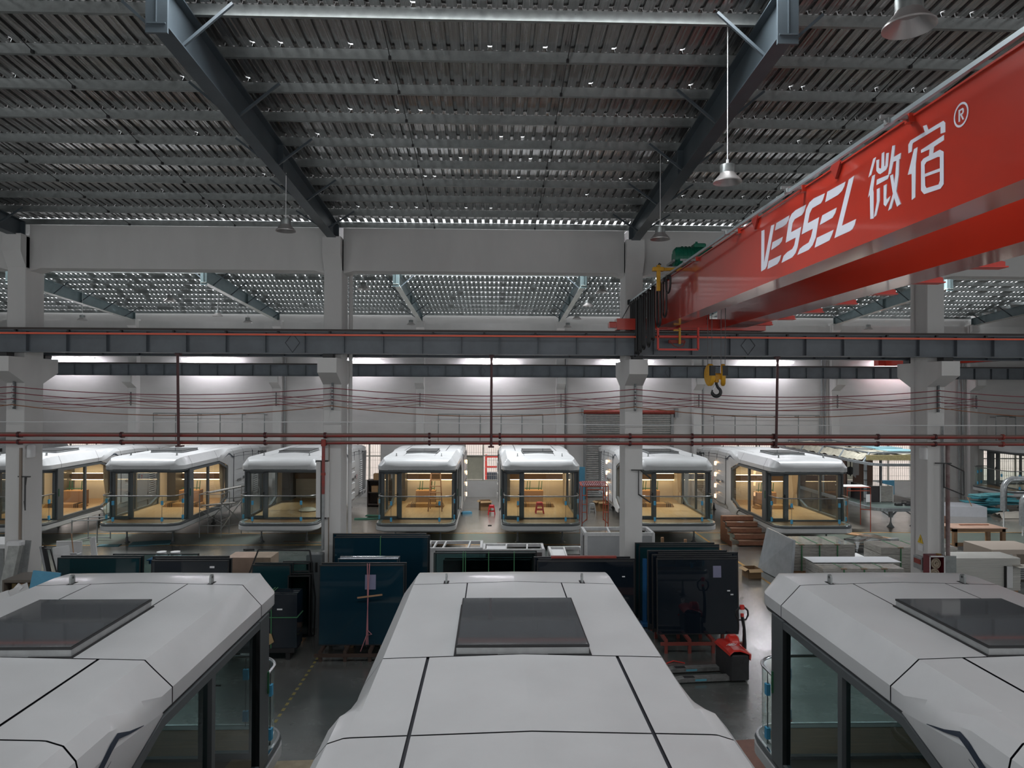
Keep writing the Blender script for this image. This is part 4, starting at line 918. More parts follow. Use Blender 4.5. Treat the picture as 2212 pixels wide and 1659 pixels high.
# ================================================================= THINGS ON THE SHOP FLOOR
rnd=random.Random(11)
def glass_rack(label,x,y,w,h,z0,mt,lean=.06,n=1,gap=.04,group='glass pane stacks',frame=BLACK,straps=(),notes=(),rz=0,pallet=False,fw_=.025,clear=False,category='glass'):
    # a stack of framed panes standing on edge; local x across, front face at y=0 leaning back
    t=thing('glass_pane_stack',(x+w/2,y,0),label,category,group,rz); hw=w/2
    def P3(a,b,d=0): return (a,d+b*lean,z0+b)      # point on the leaning plane
    for k in range(n-1,-1,-1):
        dx=.035*k*(1 if k%2 else -1); dz=.03*k; d=k*gap*1.8
        g=G()
        for (a,b,c,e) in ((-hw,0,hw,fw_),(-hw,h-fw_,hw,h),(-hw,0,-hw+fw_,h),(hw-fw_,0,hw,h)):
            g.quad(P3(a+dx,b+(dz if b>0 else 0),d),P3(c+dx,b+(dz if b>0 else 0),d),P3(c+dx,e+dz,d),P3(a+dx,e+dz,d))
            g.quad(P3(a+dx,b+(dz if b>0 else 0),d+gap),P3(c+dx,b+(dz if b>0 else 0),d+gap),P3(c+dx,e+dz,d+gap),P3(a+dx,e+dz,d+gap))
        for (a,b,c,e) in ((-hw,h+dz,hw,h+dz),(-hw,0,-hw,h+dz),(hw,0,hw,h+dz)):
            g.quad(P3(a+dx,b,d),P3(c+dx,e,d),P3(c+dx,e,d+gap),P3(a+dx,b,d+gap))
        fr=obj('pane_frame',g,frame,t,fix=False)
        g=G()
        if clear: g.quad(P3(-hw+dx,.01,d+gap*.5),P3(hw+dx,.01,d+gap*.5),P3(hw+dx,h+dz-.01,d+gap*.5),P3(-hw+dx,h+dz-.01,d+gap*.5))
        else: g.quad(P3(-hw+dx+.01,.01,d+.004),P3(hw+dx-.01,.01,d+.004),P3(hw+dx-.01,h+dz-.01,d+.004),P3(-hw+dx+.01,h+dz-.01,d+.004)); g.quad(P3(-hw+dx+.01,.01,d+gap-.004),P3(hw+dx-.01,.01,d+gap-.004),P3(hw+dx-.01,h+dz-.01,d+gap-.004),P3(-hw+dx+.01,h+dz-.01,d+gap-.004))
        obj('pane',g,mt,t,fix=False)
    for s in straps:
        g=G(); a=P3(s,0,-.012); b=P3(s,h+.01,-.012); g.beam(a,b,.02,.006,(0,1,0)); g.beam(b,(s,n*gap*1.8+h*lean,z0+h+.01),.02,.006); obj('strap',g,PLG,t)
    for (a,b,w_,h_) in notes:
        g=G(); g.quad(P3(a,b,-.01),P3(a+w_,b,-.01),P3(a+w_,b+h_,-.01),P3(a,b+h_,-.01)); obj('paper_note',g,PAPER if w_<.15 else mat('glass_dimmed_note',(.20,.20,.30),.6),t,fix=False)  # dimming by the glass is put into the colour of wide notes
    if not pallet:
        for q in (-hw+.2,hw-.4): obj('support_block',G().box(q,q+.2,-.04,.3,0,z0),WOODP,t)
    if pallet:
        g=G()
        for q in range(4):
            xx=-hw+.1+(w-.3)*q/3; g.box(xx,xx+.07,-.35,.75,z0-.07,z0-.0); g.box(xx,xx+.07,-.35,-.28,0,z0-.07); g.box(xx,xx+.07,.68,.75,0,z0-.07)
        g.box(-hw,hw,-.36,-.31,z0-.14,z0-.07); g.box(-hw,hw,.70,.75,z0-.14,z0-.07); obj('steel_pallet',g,mat('dull_red_pallet',(.20,.04,.03),.6) if pallet=='red' else mat('brown_pallet',(.05,.03,.022),.6),t)
        g=G(); g.beam((-hw+.2,.70,z0),(-hw+.2,.45+h*.1,z0+h*.85),.06,.06); g.beam((hw-.2,.70,z0),(hw-.2,.45+h*.1,z0+h*.85),.06,.06); obj('a_frame',g,BLACK,t)
    return t
G1=glass_rack('dark blue tinted glass stack on a steel pallet, tied with pink rope, left of centre',-4.02,16.6,1.98,1.84,.25,DGLASS,.05,2,.05,notes=((.08,1.28,.25,.34),),pallet=True)
g=G(); g.beam((.13,-.03,.28),(.19,.02,2.14),.02,.012,(0,1,0)); g.beam((.17,-.03,.28),(.14,.02,2.14),.02,.012,(0,1,0)); g.tube([(.0,-.03,.12),(.14,-.04,.5),(.26,-.04,.52),(.16,-.04,.62)],.01,5); obj('pink_rope',g,mat('pink_rope',(.42,.17,.19),.8),G1)
st=thing('wooden_stick',(-2.82,16.56,1.40),'wooden stick tucked into the pink rope on the blue glass','stick'); g=G(); g.ob((0,0,0),(.58,.02,.035),0,math.radians(-7)); obj('stick',g,WOODP,st)
glass_rack('shiny topped glass stack just behind the pink roped blue glass',-3.72,17.2,1.45,1.85,.25,DGLASS,.05,2,.05,frame=CHROME)
glass_rack('largest dark glass stack, behind and right of the pink roped stack',-4.14,18.7,2.47,2.2,.12,DGLASS,.03,3,.05,straps=(-.02,),fw_=.02)
glass_rack('clear glass stack with green straps beyond the middle cabin roof',-1.48,18.1,2.6,1.95,.1,GTINT,.02,2,.05,straps=(-.55,-.49,.1,.75),frame=BLACK,clear=True)
glass_rack('dark teal glass stack behind the green strapped clear glass',-1.25,18.3,2.25,1.72,.1,TGLASS,.02,2,.05)
glass_rack('wide black glass stack at the foot of the column right of centre',1.12,17.5,2.42,1.85,.12,BGLASS,.03,3,.05,notes=((.9,1.45,.07,.03),))
rb=thing('rusty_bar',(2.3,17.75,2.03),'rusty flat steel bar lying on top of the black glass stack','bar'); g=G(); g.box(-.82,.82,-.04,.06,-.03,.02); obj('bar',g,REDD,rb)
g4=glass_rack('teal glass stack with a blue post, right of the column right of centre',3.92,18.8,2.15,1.95,.1,TGLASS,.02,3,.05)
g=G(); g.box(-1.0,-.9,-.12,-.02,.1,1.75); g.box(-1.05,-.7,-.3,.1,.02,.1); obj('blue_post',g,mat('blue_steel_post',(.02,.12,.30),.4),g4)
g5=glass_rack('tall black glass stack standing on the red steel pallet',3.98,17.0,1.98,1.80,.33,BGLASS,.05,5,.05,notes=((.38,1.35,.20,.28),),pallet='red')
g=G()
for a,b in ((.72,1.02),(.80,.93)): g.quad((a,b*.05-.01,.33+b),(a+.07,b*.05-.01,.33+b),(a+.07,(b+.03)*.05-.01,.36+b),(a,(b+.03)*.05-.01,.36+b))
obj('paper_note',g,PAPER,g5,fix=False)
glass_rack('dark tinted glass stack beyond the left near cabin, leftmost',-11.14,18.5,2.1,1.75,.1,TGLASS,.03,2,.05)
glass_rack('clear glass pane in a thin black frame beyond the left near cabin',-9.94,18.9,2.23,1.76,.1,GTINT,.02,1,.05,clear=True)
glass_rack('low black glass stack with a small label beyond the left near cabin',-8.62,18.2,1.94,1.74,.1,BGLASS,.03,3,.06,notes=((.5,1.55,.12,.05),))
glass_rack('small teal glass stack with a gridded frame beside the leftmost roof corner',-5.92,17.7,.95,1.75,.1,TGLASS,.02,2,.05)
glass_rack('clear green glass stack right of the gridded frame',-5.28,17.9,.72,1.74,.1,GTINT,.02,2,.05,clear=True)
glass_rack('narrow clear glass stack behind the black strapped glass block',-5.02,17.6,.55,1.5,.1,GTINT,.04,3,.06,clear=True)
# trapezoid pane leaning
t=thing('trapezoid_pane',(-5.3,18.0,0),'large trapezoid glass pane edged in black, left of the grey breaker cabinet','glass')
pts=[(-1.35,0,.02),(.85,0,.02),(.86,.05,.95),(.70,.12,2.12),(-.59,.12,2.14)]
g=G()
for i in range(5): g.beam(pts[i],pts[(i+1)%5],.035,.03,(0,1,0))
obj('edge_band',g,BLACK,t); g=G(); g.quad(*pts); obj('pane',g,glass('pale_clear_glass',(.80,.86,.84),.02),t,fix=False)
# black strapped glass block
t=thing('strapped_glass_block',(-5.3,16.4,0),'black glass block tied with green straps beside the left near cabin','glass')
g=G(); 
for k in range(7): g.box(-.85,.85,.005+.07*k,.065+.07*k,.27,1.50+.01*(k%2))
obj('panes',g,BGLASS,t,kind='stuff'); g=G(); g.box(-.8,.8,-.02,.55,.17,.27); g.box(-.7,-.6,0,.5,0,.17); g.box(.6,.7,0,.5,0,.17); obj('pallet',g,BLACK,t)
g=G()
for x in (.20,.26): g.box(x,x+.02,-.01,.0,.27,1.52); g.box(x,x+.02,-.01,.5,1.52,1.525)
g.box(-.86,.86,-.012,.0,.96,.98); g.box(.855,.862,0,.5,.96,.98); obj('green_strap',g,PLG,t)
g=G(); g.ex([(.08,.52),(.2,.62),(.28,.60),(.34,.42),(.24,.36),(.1,.4)],-.04,-.012,'y'); obj('cardboard_flap',g,mat('tan_card',(.38,.26,.13),.8),t); g=G(); g.box(.4,.52,-.01,0,1.14,1.17); obj('label_tag',g,PAPER,t)
# white wrapped frames behind the centre
def wframe(label,x0,x1,y0,y1,z,inner,side=WRAP,top_w=.09,bars=(.35,.7)):
    t=thing('wrapped_frame_box',((x0+x1)/2,(y0+y1)/2,0),label,'crate','white framed boxes in the aisle'); w=(x1-x0)/2; d=(y1-y0)/2
    wf_=mat('white_foam_edge',(.66,.66,.66),.55,noise=.15,nscale=8)
    g=G(); 
    for a,b in (((-w,-d),(w,-d)),((w,-d),(w,d)),((w,d),(-w,d)),((-w,d),(-w,-d))): g.beam((*a,z-.05),(*b,z-.05),.08,.10)
    for a,b in ((-w,-d),(w,-d),(w,d),(-w,d)): g.cbox(a-.05,a+.05,b-.05,b+.05,0,z+.01,.02)
    for f in bars: g.beam((-w+2*w*f,-d,z-.04),(-w+2*w*f+.05,d,z-.04),.05,.07)
    obj('edge_frame',g,wf_,t)
    g=G(); g.box(-w+.03,w-.03,-d+.02,d-.02,.05,z-.25); obj('contents',g,inner,t)
    g=G(); g.box(-w+.04,w-.04,-d-.012,-d+.0,.04,z-.10); obj('wrapped_side',g,side,t)
    return t
PURP=mat('dark_plum_void',(.03,.022,.022),.6)
wframe('white wrapped frame box with slanted bars, left one behind the clear glass',-2.0,-.33,22.2,23.25,1.3,PURP,BOARDW,bars=(.1,.28,.75))
wf2=wframe('white wrapped frame box with a white panel, behind the clear glass',-.24,1.6,22.0,22.8,1.3,PURP,mat('plum_board_side',(.11,.085,.085),.5),bars=(.36,.72)); g=G(); g.box(-.85,-.25,-.35,.38,1.22,1.245); obj('white_panel',g,BOARDW,wf2)
w3=wframe('small low white wrapped frame box left of the column right of centre',1.95,3.03,22.7,24.2,.9,PURP,BOARDW,bars=(.42,)); g=G(); g.box(-.5,-.05,-.65,.65,.80,.83); obj('white_panel',g,BOARDW,w3)
wframe('tallest white wrapped frame box, behind the column right of centre',2.85,4.9,21.5,22.4,1.9,PURP,mat('light_grey_side',(.40,.41,.42),.45,noise=.1),bars=(.36,.72))
# three upright timber sticks
for i,(x,y,h) in enumerate(((6.15,25.5,.95),(6.85,25.0,.98),(7.35,25.6,.65))):
    t=thing('timber_offcut',(x,y,0),['left upright timber stick behind the teal glass','middle upright timber stick behind the teal glass','shorter right timber stick behind the teal glass'][i],'timber','timber sticks behind the teal glass'); g=G(); g.cbox(-.05,.05,-.03,.03,0,h,.01); obj('stick',g,WOODP,t)
# pallet jack
j=thing('pallet_jack',(5.2,15.3,0),'red and black electric pallet jack parked before the black glass','pallet jack',rz=math.radians(5))
DK=mat('worn_black_steel',(.03,.03,.032),.5,noise=.4,nscale=6); JR=mat('pallet_jack_red',(.62,.03,.02),.3,coat=.4)
for yy in (-.21,.33):
    g=G(); g.ex([(-1.33,.05),(-1.25,.03),(-.15,.03),(-.15,.11),(-1.2,.11),(-1.31,.09)],yy-.09,yy+.09,'y'); 
    g.tube([(-1.27,yy-.06,.05),(-1.27,yy+.06,.05)],.045,8)
    o=obj('fork',g,mat('scuffed_grey_steel',(.20,.20,.195),.5,noise=.4,nscale=10),j)
    g=G(); g.box(-1.15,-.92,yy-.06,yy+.06,.111,.114); obj('decal_plate',g,DK,j); g=G(); g.ob((-.8,yy-.092,.07),(.25,.004,.04)); obj('side_sticker',g,mat('blue_sticker',(.1,.35,.45),.6),j)
g=G(); g.cbox(-.17,.25,-.36,.46,.05,.58,.03); obj('chassis',g,DK,j)
g=G(); rows=[]
for y,hh,dx in ((-.37,.0,.0),(-.34,.06,.0),(-.15,.10,.0),(.05,.10,0),(.3,.08,0),(.47,.0,0)):
    rows.append([(-.19,y,.57),(-.18,y,.60+hh*.4),(-.1,y,.66+hh*.5),(.04,y,.66+hh*.5),(.16,y,.62+hh*.4),(.27,y,.58),(.27,y,.46)])
g.grid(rows); obj('hood',g,JR,j,smooth=35)
g=G(); g.lathe([(.001,-.11),(.14,-.11),(.17,-.07),(.17,.07),(.14,.11),(.001,.11)],(.12,.22,.66),16,'x'); obj('mast_cover',g,JR,j,smooth=35)
g=G(); g.ex([(-.36,.60),(-.36,.50),(.46,.50),(.46,.58),(.3,.62)],.25,.285,'x'); obj('front_badge_panel',g,JR,j)
text('HELI',.15,PAPER,(-.165,-.10,.705),(math.radians(20),math.radians(-18),math.radians(-78)),'brand_lettering',j)
text('DC15',.10,PAPER,(.29,-.30,.525),(math.radians(90),0,math.radians(90)),'brand_lettering',j)
g=G(); g.tube([(.36,.20,.3),(.40,.22,.62),(.40,.24,.95),(.36,.26,1.22)],[.06,.045,.035,.035],10); obj('tiller_arm',g,BLACK,j,smooth=50)
g=G()
for s in (-1,1): g.tube([(.36,.26,1.12),(.36+s*.09,.26,1.13),(.36+s*.14,.26,1.22),(.36+s*.13,.26,1.33),(.36+s*.05,.26,1.40),(.36,.26,1.39)],.02,8)
obj('handle_loop',g,BLACK,j,smooth=50)
g=G(); g.cbox(.31,.41,.22,.30,1.36,1.46,.02); g.cbox(.33,.39,.22,.28,1.20,1.27,.01); obj('control_head',g,JR,j)
g=G(); g.lathe([(.001,-.05),(.1,-.05),(.1,.05),(.001,.05)],(.32,.12,.10),14,'y'); g.cbox(.26,.36,.02,.2,.16,.34,.02); obj('drive_wheel',g,BLACK,j,smooth=40)
t=thing('red_strip',(4.15,16.1,0),'bent red plastic strip on the floor before the red pallet','strip'); g=G(); g.beam((-.2,-.08,.01),(0,.03,.03),.03,.012); g.beam((0,.03,.03),(.24,-.06,.01),.03,.012); obj('strip',g,mat('bright_red_paint',(.6,.04,.03),.5),t)
# right-hand side stacks
t=thing('foil_board',(9.55,23.5,0),'large silver foil faced board leaning upright at the end of the wrapped stacks','board')
g=G(); b0=[(-.05,1.15),(.05,-1.0)]; n=len(g.v)
g.v+=[(-.22,1.2,.02),(.0,-1.0,.02),(.10,-1.0,1.46),(.06,1.12,1.46),(-.14,1.2,.02),(.08,-1.0,.02),(.17,-1.0,1.45),(.13,1.12,1.45)]
g.f+=[(0,1,2,3),(7,6,5,4),(0,4,5,1),(1,5,6,2),(2,6,7,3),(3,7,4,0)]; obj('board',g,FOIL,t)
def wstack(name,label,x0,x1,y0,y1,z,top=WRAP,side=WRAP,straps=3,sheets=8):
    t=thing(name,((x0+x1)/2,(y0+y1)/2,0),label,'stack','wrapped board stacks at right'); w=(x1-x0)/2; d=(y1-y0)/2; h=(z-.1)/sheets
    for k in range(sheets):
        g=G(); q=rnd.uniform(-.02,.02); g.box(-w+q,w+q,-d+q,d+q,.1+h*k+.006,.1+h*(k+1)); obj('board',g,side,t)
    g=G(); g.box(-w,w,-d,d,.02,.1); obj('pallet',g,WOODP,t)
    g=G()
    for k in range(straps):
        x=-w+2*w*(k+1)/(straps+1); g.box(x-.02,x+.02,-d-.035,-d-.028,.1,z+.01); g.box(x-.02,x+.02,-d-.03,d+.03,z+.004,z+.01)
    if straps: obj('strap',g,PLG,t)
    if straps:
        for k in range(straps): x=-w+2*w*(k+1)/(straps+1); obj('edge_protector',G().box(x-.09,x+.09,-d-.04,-d+.05,z-.025,z+.012),mat('grey_card',(.26,.19,.13),.8),t)
    return t
wstack('wrapped_board_stack','plastic wrapped grey board stack behind the silver foil board',9.95,12.42,24.0,25.4,1.0)
s2=wstack('wrapped_board_stack','plastic wrapped board stack with a white sheet on top, before the right column',10.05,12.55,21.3,22.5,.84)
sh=thing('white_sheet',(11.45,22.35,.862),'thin white sheet lying across the wrapped stack','sheet'); g=G(); g.box(-1.4,1.4,-.38,.38,0,.012); obj('sheet',g,mat('bright_white_laminate',(.80,.82,.86),.35),sh)
wstack('wrapped_board_stack','plastic wrapped board stack partly behind the right-hand column',13.0,15.6,23.4,24.5,1.02)
lw=thing('white_sheet',(12.9,24.9,.35),'white sheet lying low between two wrapped stacks','sheet'); g=G(); g.box(-.4,.4,-.7,.7,-.35,.0); obj('sheet',g,BOARDW,lw)
# heap of wrapped steel
t=thing('wrapped_steel_heap',(15.0,27.6,0),'low heap of plastic wrapped steel frames behind the wrapped stacks','heap')
for k in range(9):
    g=G(); a=rnd.uniform(-.3,.3); g.ob((rnd.uniform(-.3,.3),rnd.uniform(-.3,.3),.08+.05*k),(1.5,.12,.05),a); obj('steel_bar',g,GREYM,t)
g=G(); rows=[]
for i in range(9):
    rows.append([(-.95+1.9*i/8+rnd.uniform(-.05,.05),-.65+1.3*k/6,.02 if k in (0,6) else .35+.22*math.sin(math.pi*i/8)*rnd.uniform(.6,1.1)) for k in range(7)])
g.grid(rows); obj('plastic_film',g,glass('crumpled_film',(.75,.75,.73),.25,.15),t,fix=False)
# white stacked boards at right edge: countable boards
t=thing('white_board_stack',(15.25,21.95,0),'tall stack of white boards at the right edge beside the hose cabinet','stack')
k=0; z=.1
while z<1.08:
    g=G(); q=rnd.uniform(-.012,.012); g.box(-1.05+q,1.05+q,-.45,.45,z,z+.036); obj('board',g,BOARDE if k<25 else BOARDW,t); z+=.04; k+=1
g=G(); g.box(-1.0,1.0,-.42,.42,0,.1); obj('pallet',g,WOODP,t)
g=G(); g.box(.58,.76,-.52,-.47,.2,.86); obj('white_post',g,BOARDW,t); g=G(); g.box(.53,.58,-.5,-.46,.2,.86); obj('dark_gap',g,BLACK,t)
g=G(); g.box(.8,1.25,-.75,-.35,.86,.885); obj('offcut_board',g,mat('cream_board',(.6,.57,.5),.6),t)
t=thing('beige_box',(17.3,23.6,0),'beige topped open box at the right edge behind the white boards','box'); g=G(); g.box(-.9,.9,-.7,.7,.9,1.05); g.box(-.9,-.85,-.7,.7,0,.9); g.box(.85,.9,-.7,.7,0,.9); obj('top',g,mat('beige_board',(.45,.38,.32),.6),t)
g=G()
for k in range(6): g.box(-.7,.8,-.6,-.3,.05+.07*k,.1+.07*k)
obj('folded_bag',g,GREYM,t,kind='stuff')
# fire hose cabinet
t=thing('hose_cabinet',(12.15,19.1,0),'open fire hose cabinet with rolled canvas hose at the right-hand column','cabinet')
FR=mat('dark_red_cabinet',(.16,.02,.03),.45)
g=G(); g.box(-.21,.21,.0,.22,.75,.78); g.box(-.21,.21,.0,.22,1.70,1.73); g.box(-.23,-.2,-.02,.24,.75,1.73); g.box(.2,.22,-.02,.24,.75,1.73); g.box(-.21,.21,.2,.24,.75,1.73); obj('body',g,FR,t)
g=G(); g.box(-.21,.21,-.03,-.01,1.695,1.73); g.box(-.215,-.19,-.03,-.01,.75,1.73); g.box(.19,.215,-.03,-.01,.75,1.73); obj('door_frame',g,BOARDW,t)
g=G(); g.ob((.36,-.03,1.24),(.30,.02,.98),math.radians(-6)); g.box(.48,.51,-.06,-.02,1.22,1.25); obj('door',g,GALV,t)
hose=mat('canvas_hose',(.40,.33,.25),.85,noise=.2,nscale=12)
for k,(x,z,r) in enumerate(((.02,1.5,.12),(-.02,1.2,.13),(.05,.98,.10))):
    g=G()
    for q in range(4): g.tube([(x+(r-.028*q)*math.cos(a),.08+.02*(q%2),z+(r-.028*q)*1.1*math.sin(a)) for a in [i*math.pi/8 for i in range(16)]],.024,6,closed=True)
    obj('canvas_hose',g,hose,t,smooth=60)
g=G(); g.tube([(-.12,-.02,1.02),(-.12,.08,1.02)],.04,12); obj('nozzle',g,CHROME,t)
for x in (-.16,.16):
    g=G(); g.box(x-.03,x+.03,.05,.15,0,.75); obj('leg',g,DARKG,t)
g=G(); g.lathe([(.06,0),(.07,.03),(.001,.04)],(.12,.1,1.73),12); obj('brass_cap',g,mat('brass',(.5,.35,.12),.4,.8),t)
t=thing('grey_panel_offcut',(13.0,20.2,0),'dark grey panel leaning between hose cabinet and white boards','panel'); g=G(); g.ob((0,0,.86),(.26,.03,1.7),0,math.radians(-4)); obj('panel',g,DARKG,t)
# wooden work table
def table(label,x0,x1,y0,y1,z,top,leg,name='work_table',lr=.07,shelf=True):
    t=thing(name,((x0+x1)/2,(y0+y1)/2,0),label,'table'); w=(x1-x0)/2; d=(y1-y0)/2
    g=G(); g.box(-w,w,-d,d,z-.03,z); obj('top',g,top,t)
    g=G(); g.box(-w+.05,w-.05,-d+.05,-d+.08,z-.15,z-.03); g.box(-w+.05,w-.05,d-.08,d-.05,z-.15,z-.03); g.box(-w+.05,-w+.08,-d+.05,d-.05,z-.15,z-.03); g.box(w-.08,w-.05,-d+.05,d-.05,z-.15,z-.03)
    if shelf: g.box(-w+.1,w-.1,-d+.05,-d+.08,.12,.26)
    obj('apron',g,leg,t)
    for a in (-1,1):
        for b in (-1,1): g=G(); q=(w-.12)*a; r_=(d-.12)*b; g.box(q-lr,q+lr,r_-lr,r_+lr,0,z-.03); obj('leg',g,leg,t)
    return t
table('reddish plywood work table right of the right-hand column',18.3,20.5,27.7,28.8,.84,mat('worn_plywood_top',(.42,.27,.20),.55,noise=.3,nscale=3),WOODD)
bt=thing('flat_bar',(19.6,28.4,.845),'brown strip of wood lying on the work table','bar'); g=G(); g.box(-.6,.6,-.04,.04,0,.03); obj('bar',g,PLYR,bt)
# cabin steps
t=thing('wooden_steps',(10.3,29.2,0),'reddish plywood steps standing left of the rightmost finished cabin','steps')
for k in range(5):
    z=1.02-.20*k; y=.55-.28*k; g=G(); g.box(-.64+.07*k*1.0,.64+.07*k,y-.28,y,z-.20,z-.18+.0); g.box(-.64+.07*k,.64+.07*k,y-.02-.26,y-.26,z-.2,z-.02); obj('riser',g,PLYR,t)
    g=G(); g.box(-.64+.07*k,.64+.07*k,y-.28,y+.01,z-.02,z); obj('tread',g,mat('plywood_tread',(.36,.20,.13),.6,noise=.3,nscale=5),t)
for x in (-.66,.64):
    g=G(); g.ex([(.55,0),(.55,1.0),(.27,1.0),(.27,.8),(-.01,.8),(-.01,.6),(-.29,.6),(-.29,.4),(-.57,.4),(-.57,.2),(-.85,.2),(-.85,0)],x,x+.02,'x')
    if x<0: obj('side_board',g,PLYR,t)
g=G(); g.tube([(.0,.0,.825),(.12,.04,.83),(.2,-.02,.83),(.05,-.06,.83),(-.1,.0,.83),(.05,.05,.84)],.012,5); cb=thing('white_cable_tie',(10.25,29.2,0),'small white cable coil on the second step','cable'); obj('coil',g,BOARDW,cb)
# scaffolds
def tubes(segs,r=.02):
    g=G()
    for a,b in segs: g.tube([a,b],r,6)
    return g
t=thing('scaffold_tower',(-11.35,30.4,0),'grey tube scaffold with two platforms beside the second cabin','scaffold')
S_=[]
for x in (-.85,.05):
    for y in (-.4,.5): S_.append(((x,y,.05),(x,y,1.85)))
for x in (-.85,.05):
    for z in (.75,1.3,1.85): S_.append(((x,-.4,z),(x,.5,z)))
S2=[((-.85,-.4,1.85),(.05,-.4,1.85)),((-.85,-.4,1.3),(.05,-.4,1.3)),((-.85,-.4,.55),(.05,-.4,.55)),((-.85,.5,.5),(.05,-.4,1.3)),((-.85,-.4,1.2),(.05,.5,.3))]
obj('upright_frame',tubes(S_),GREYM,t); obj('cross_brace',tubes(S2,.015),GREYM,t)
t2=thing('scaffold_end',(-10.75,31.2,0),'right end frame of the grey tube scaffold','scaffold'); obj('frame',tubes([((0,-.4,.05),(0,-.4,2.1)),((0,.5,.05),(0,.5,2.1)),((0,-.4,2.1),(0,.5,2.1)),((0,-.4,1.5),(0,.5,1.5)),((-.7,-.9,.3),(0,.0,1.6)),((-.7,-.9,1.5),(0,.0,.4)),((-.7,-.8,1.6),(0,-.2,1.6)),((-.7,-.8,.45),(0,-.2,.45))]),GREYM,t2)
PLK=mat('paint_splashed_plank',(.34,.33,.31),.7,noise=.55,nscale=14,dark=(.12,.11,.10))
for z,l,x0,y0,x1,y1 in ((1.88,'upper',-11.9,30.2,-10.55,31.2),(1.33,'lower',-12.2,30.2,-11.1,31.0)):
    p=thing('scaffold_plank',(0,0,0),'%s paint splashed plank on the grey scaffold'%l,'plank'); p.location=((x0+x1)/2,(y0+y1)/2,z); g=G(); g.beam((x0-p.location.x,y0-p.location.y,.02),(x1-p.location.x,y1-p.location.y,.02+(.2 if l=='upper' else .0)),.32,.04); obj('plank',g,PLK,p)
t=thing('trestle_frame',(-16.35,29.2,0),'low grey tube trestle between the two leftmost cabins','frame'); obj('frame',tubes([((-.5,-.2,.05),(-.5,-.2,.95)),((.5,-.2,.05),(.5,-.2,.95)),((-.5,-.2,.95),(.5,-.2,.95)),((-.3,.6,.05),(-.3,.6,.95)),((.6,.6,.05),(.6,.6,.95)),((-.3,.6,.95),(.6,.6,.95)),((-.5,-.2,.95),(-.3,.6,.95)),((.5,-.2,.95),(.6,.6,.95)),((-.5,-.2,.1),(-.3,.6,.1)),((-.3,.6,.1),(.6,.6,.1))],.025),GREYM,t)
RS=mat('rust_red_scaffold',(.34,.06,.03),.55)
t=thing('red_scaffold',(4.55,31.8,0),'rust red scaffold frame with slatted top between two lit cabins','scaffold'); w=.62
SG=[]
for x in (-.55,.62):
    SG+= [((x,-.3,.02),(x,-.3,2.0)),((x,.45,.02),(x,.45,2.1)),((x,-.3,2.0),(x,.45,2.1)),((x+(.22 if x<0 else -.22),-.3,.5),(x+(.22 if x<0 else -.22),-.3,2.0)),((x,-.3,.35),(x+(.22 if x<0 else -.22),-.3,.55)),((x,-.3,1.2),(x+(.22 if x<0 else -.22),-.3,1.2)),((x,-.3,1.6),(x+(.22 if x<0 else -.22),-.3,1.6)),((x,-.3,.85),(x+(.22 if x<0 else -.22),-.3,.85))]
SG+=[((-.55,-.3,2.0),(.62,-.3,2.0)),((-.33,-.3,1.85),(.4,-.3,1.85)),((-.55,.45,2.1),(.62,.45,2.1))]
obj('tube_frame',tubes(SG,.02),RS,t)
for k in range(15):
    x=-.6+1.2*k/14; g=G(); g.beam((x,-.32,2.03),(x,.5,2.13),.035,.02); obj('slat',g,mat('purple_brown_slat',(.20,.07,.08),.5),t)
t=thing('red_scaffold',(16.3,31.5,0),'rust red scaffold frame with white sheet right of the rightmost finished cabin','scaffold'); obj('tube_frame',tubes([((.55,-.3,.02),(.55,-.3,2.0)),((-.5,-.3,2.0),(.55,-.3,2.0)),((.2,-.1,.3),(.2,-.1,1.95)),((-.5,-.3,1.85),(.5,-.3,1.85)),((.2,-.1,1.0),(.55,-.3,1.0)),((-.5,-.3,.02),(-.5,-.3,2.0))]),RS,t); g=G(); g.box(-.7,.5,-.3,.4,2.02,2.04); obj('top_sheet',g,BOARDW,t)
# stools and boxes
def stool(label,x,y,col,cn,z=0):
    t=thing('plastic_stool',(x,y,z),label,'stool'); m_=mat(cn,col,.4)
    g=G(); g.cbox(-.13,.13,-.13,.13,.44,.48,.03); obj('seat',g,m_,t)
    for a in (-1,1):
        for b in (-1,1): g=G(); g.beam((a*.11,b*.11,.45),(a*.17,b*.17,0),.05,.05,(0,1,0)); obj('leg',g,m_,t)
    g=G()
    for a,b in (((-.12,-.12),(.12,-.12)),((.12,-.12),(.12,.12)),((.12,.12),(-.12,.12)),((-.12,.12),(-.12,-.12))): g.beam((a[0],a[1],.38),(b[0],b[1],.38),.02,.08); g.beam((a[0]*1.2,a[1]*1.2,.16),(b[0]*1.2,b[1]*1.2,.16),.02,.04)
    obj('rail',g,m_,t); return t
stool('red plastic stool on the floor between the two central cabins',-.02,36.0,(.60,.02,.03),'red_plastic')
stool('red plastic stool inside the cabin right of the central aisle',2.05,30.6,(.60,.02,.03),'red_plastic',.965)
stool('grey plastic stool before the cardboard box under the red scaffold',5.15,36.5,(.28,.30,.31),'grey_plastic')
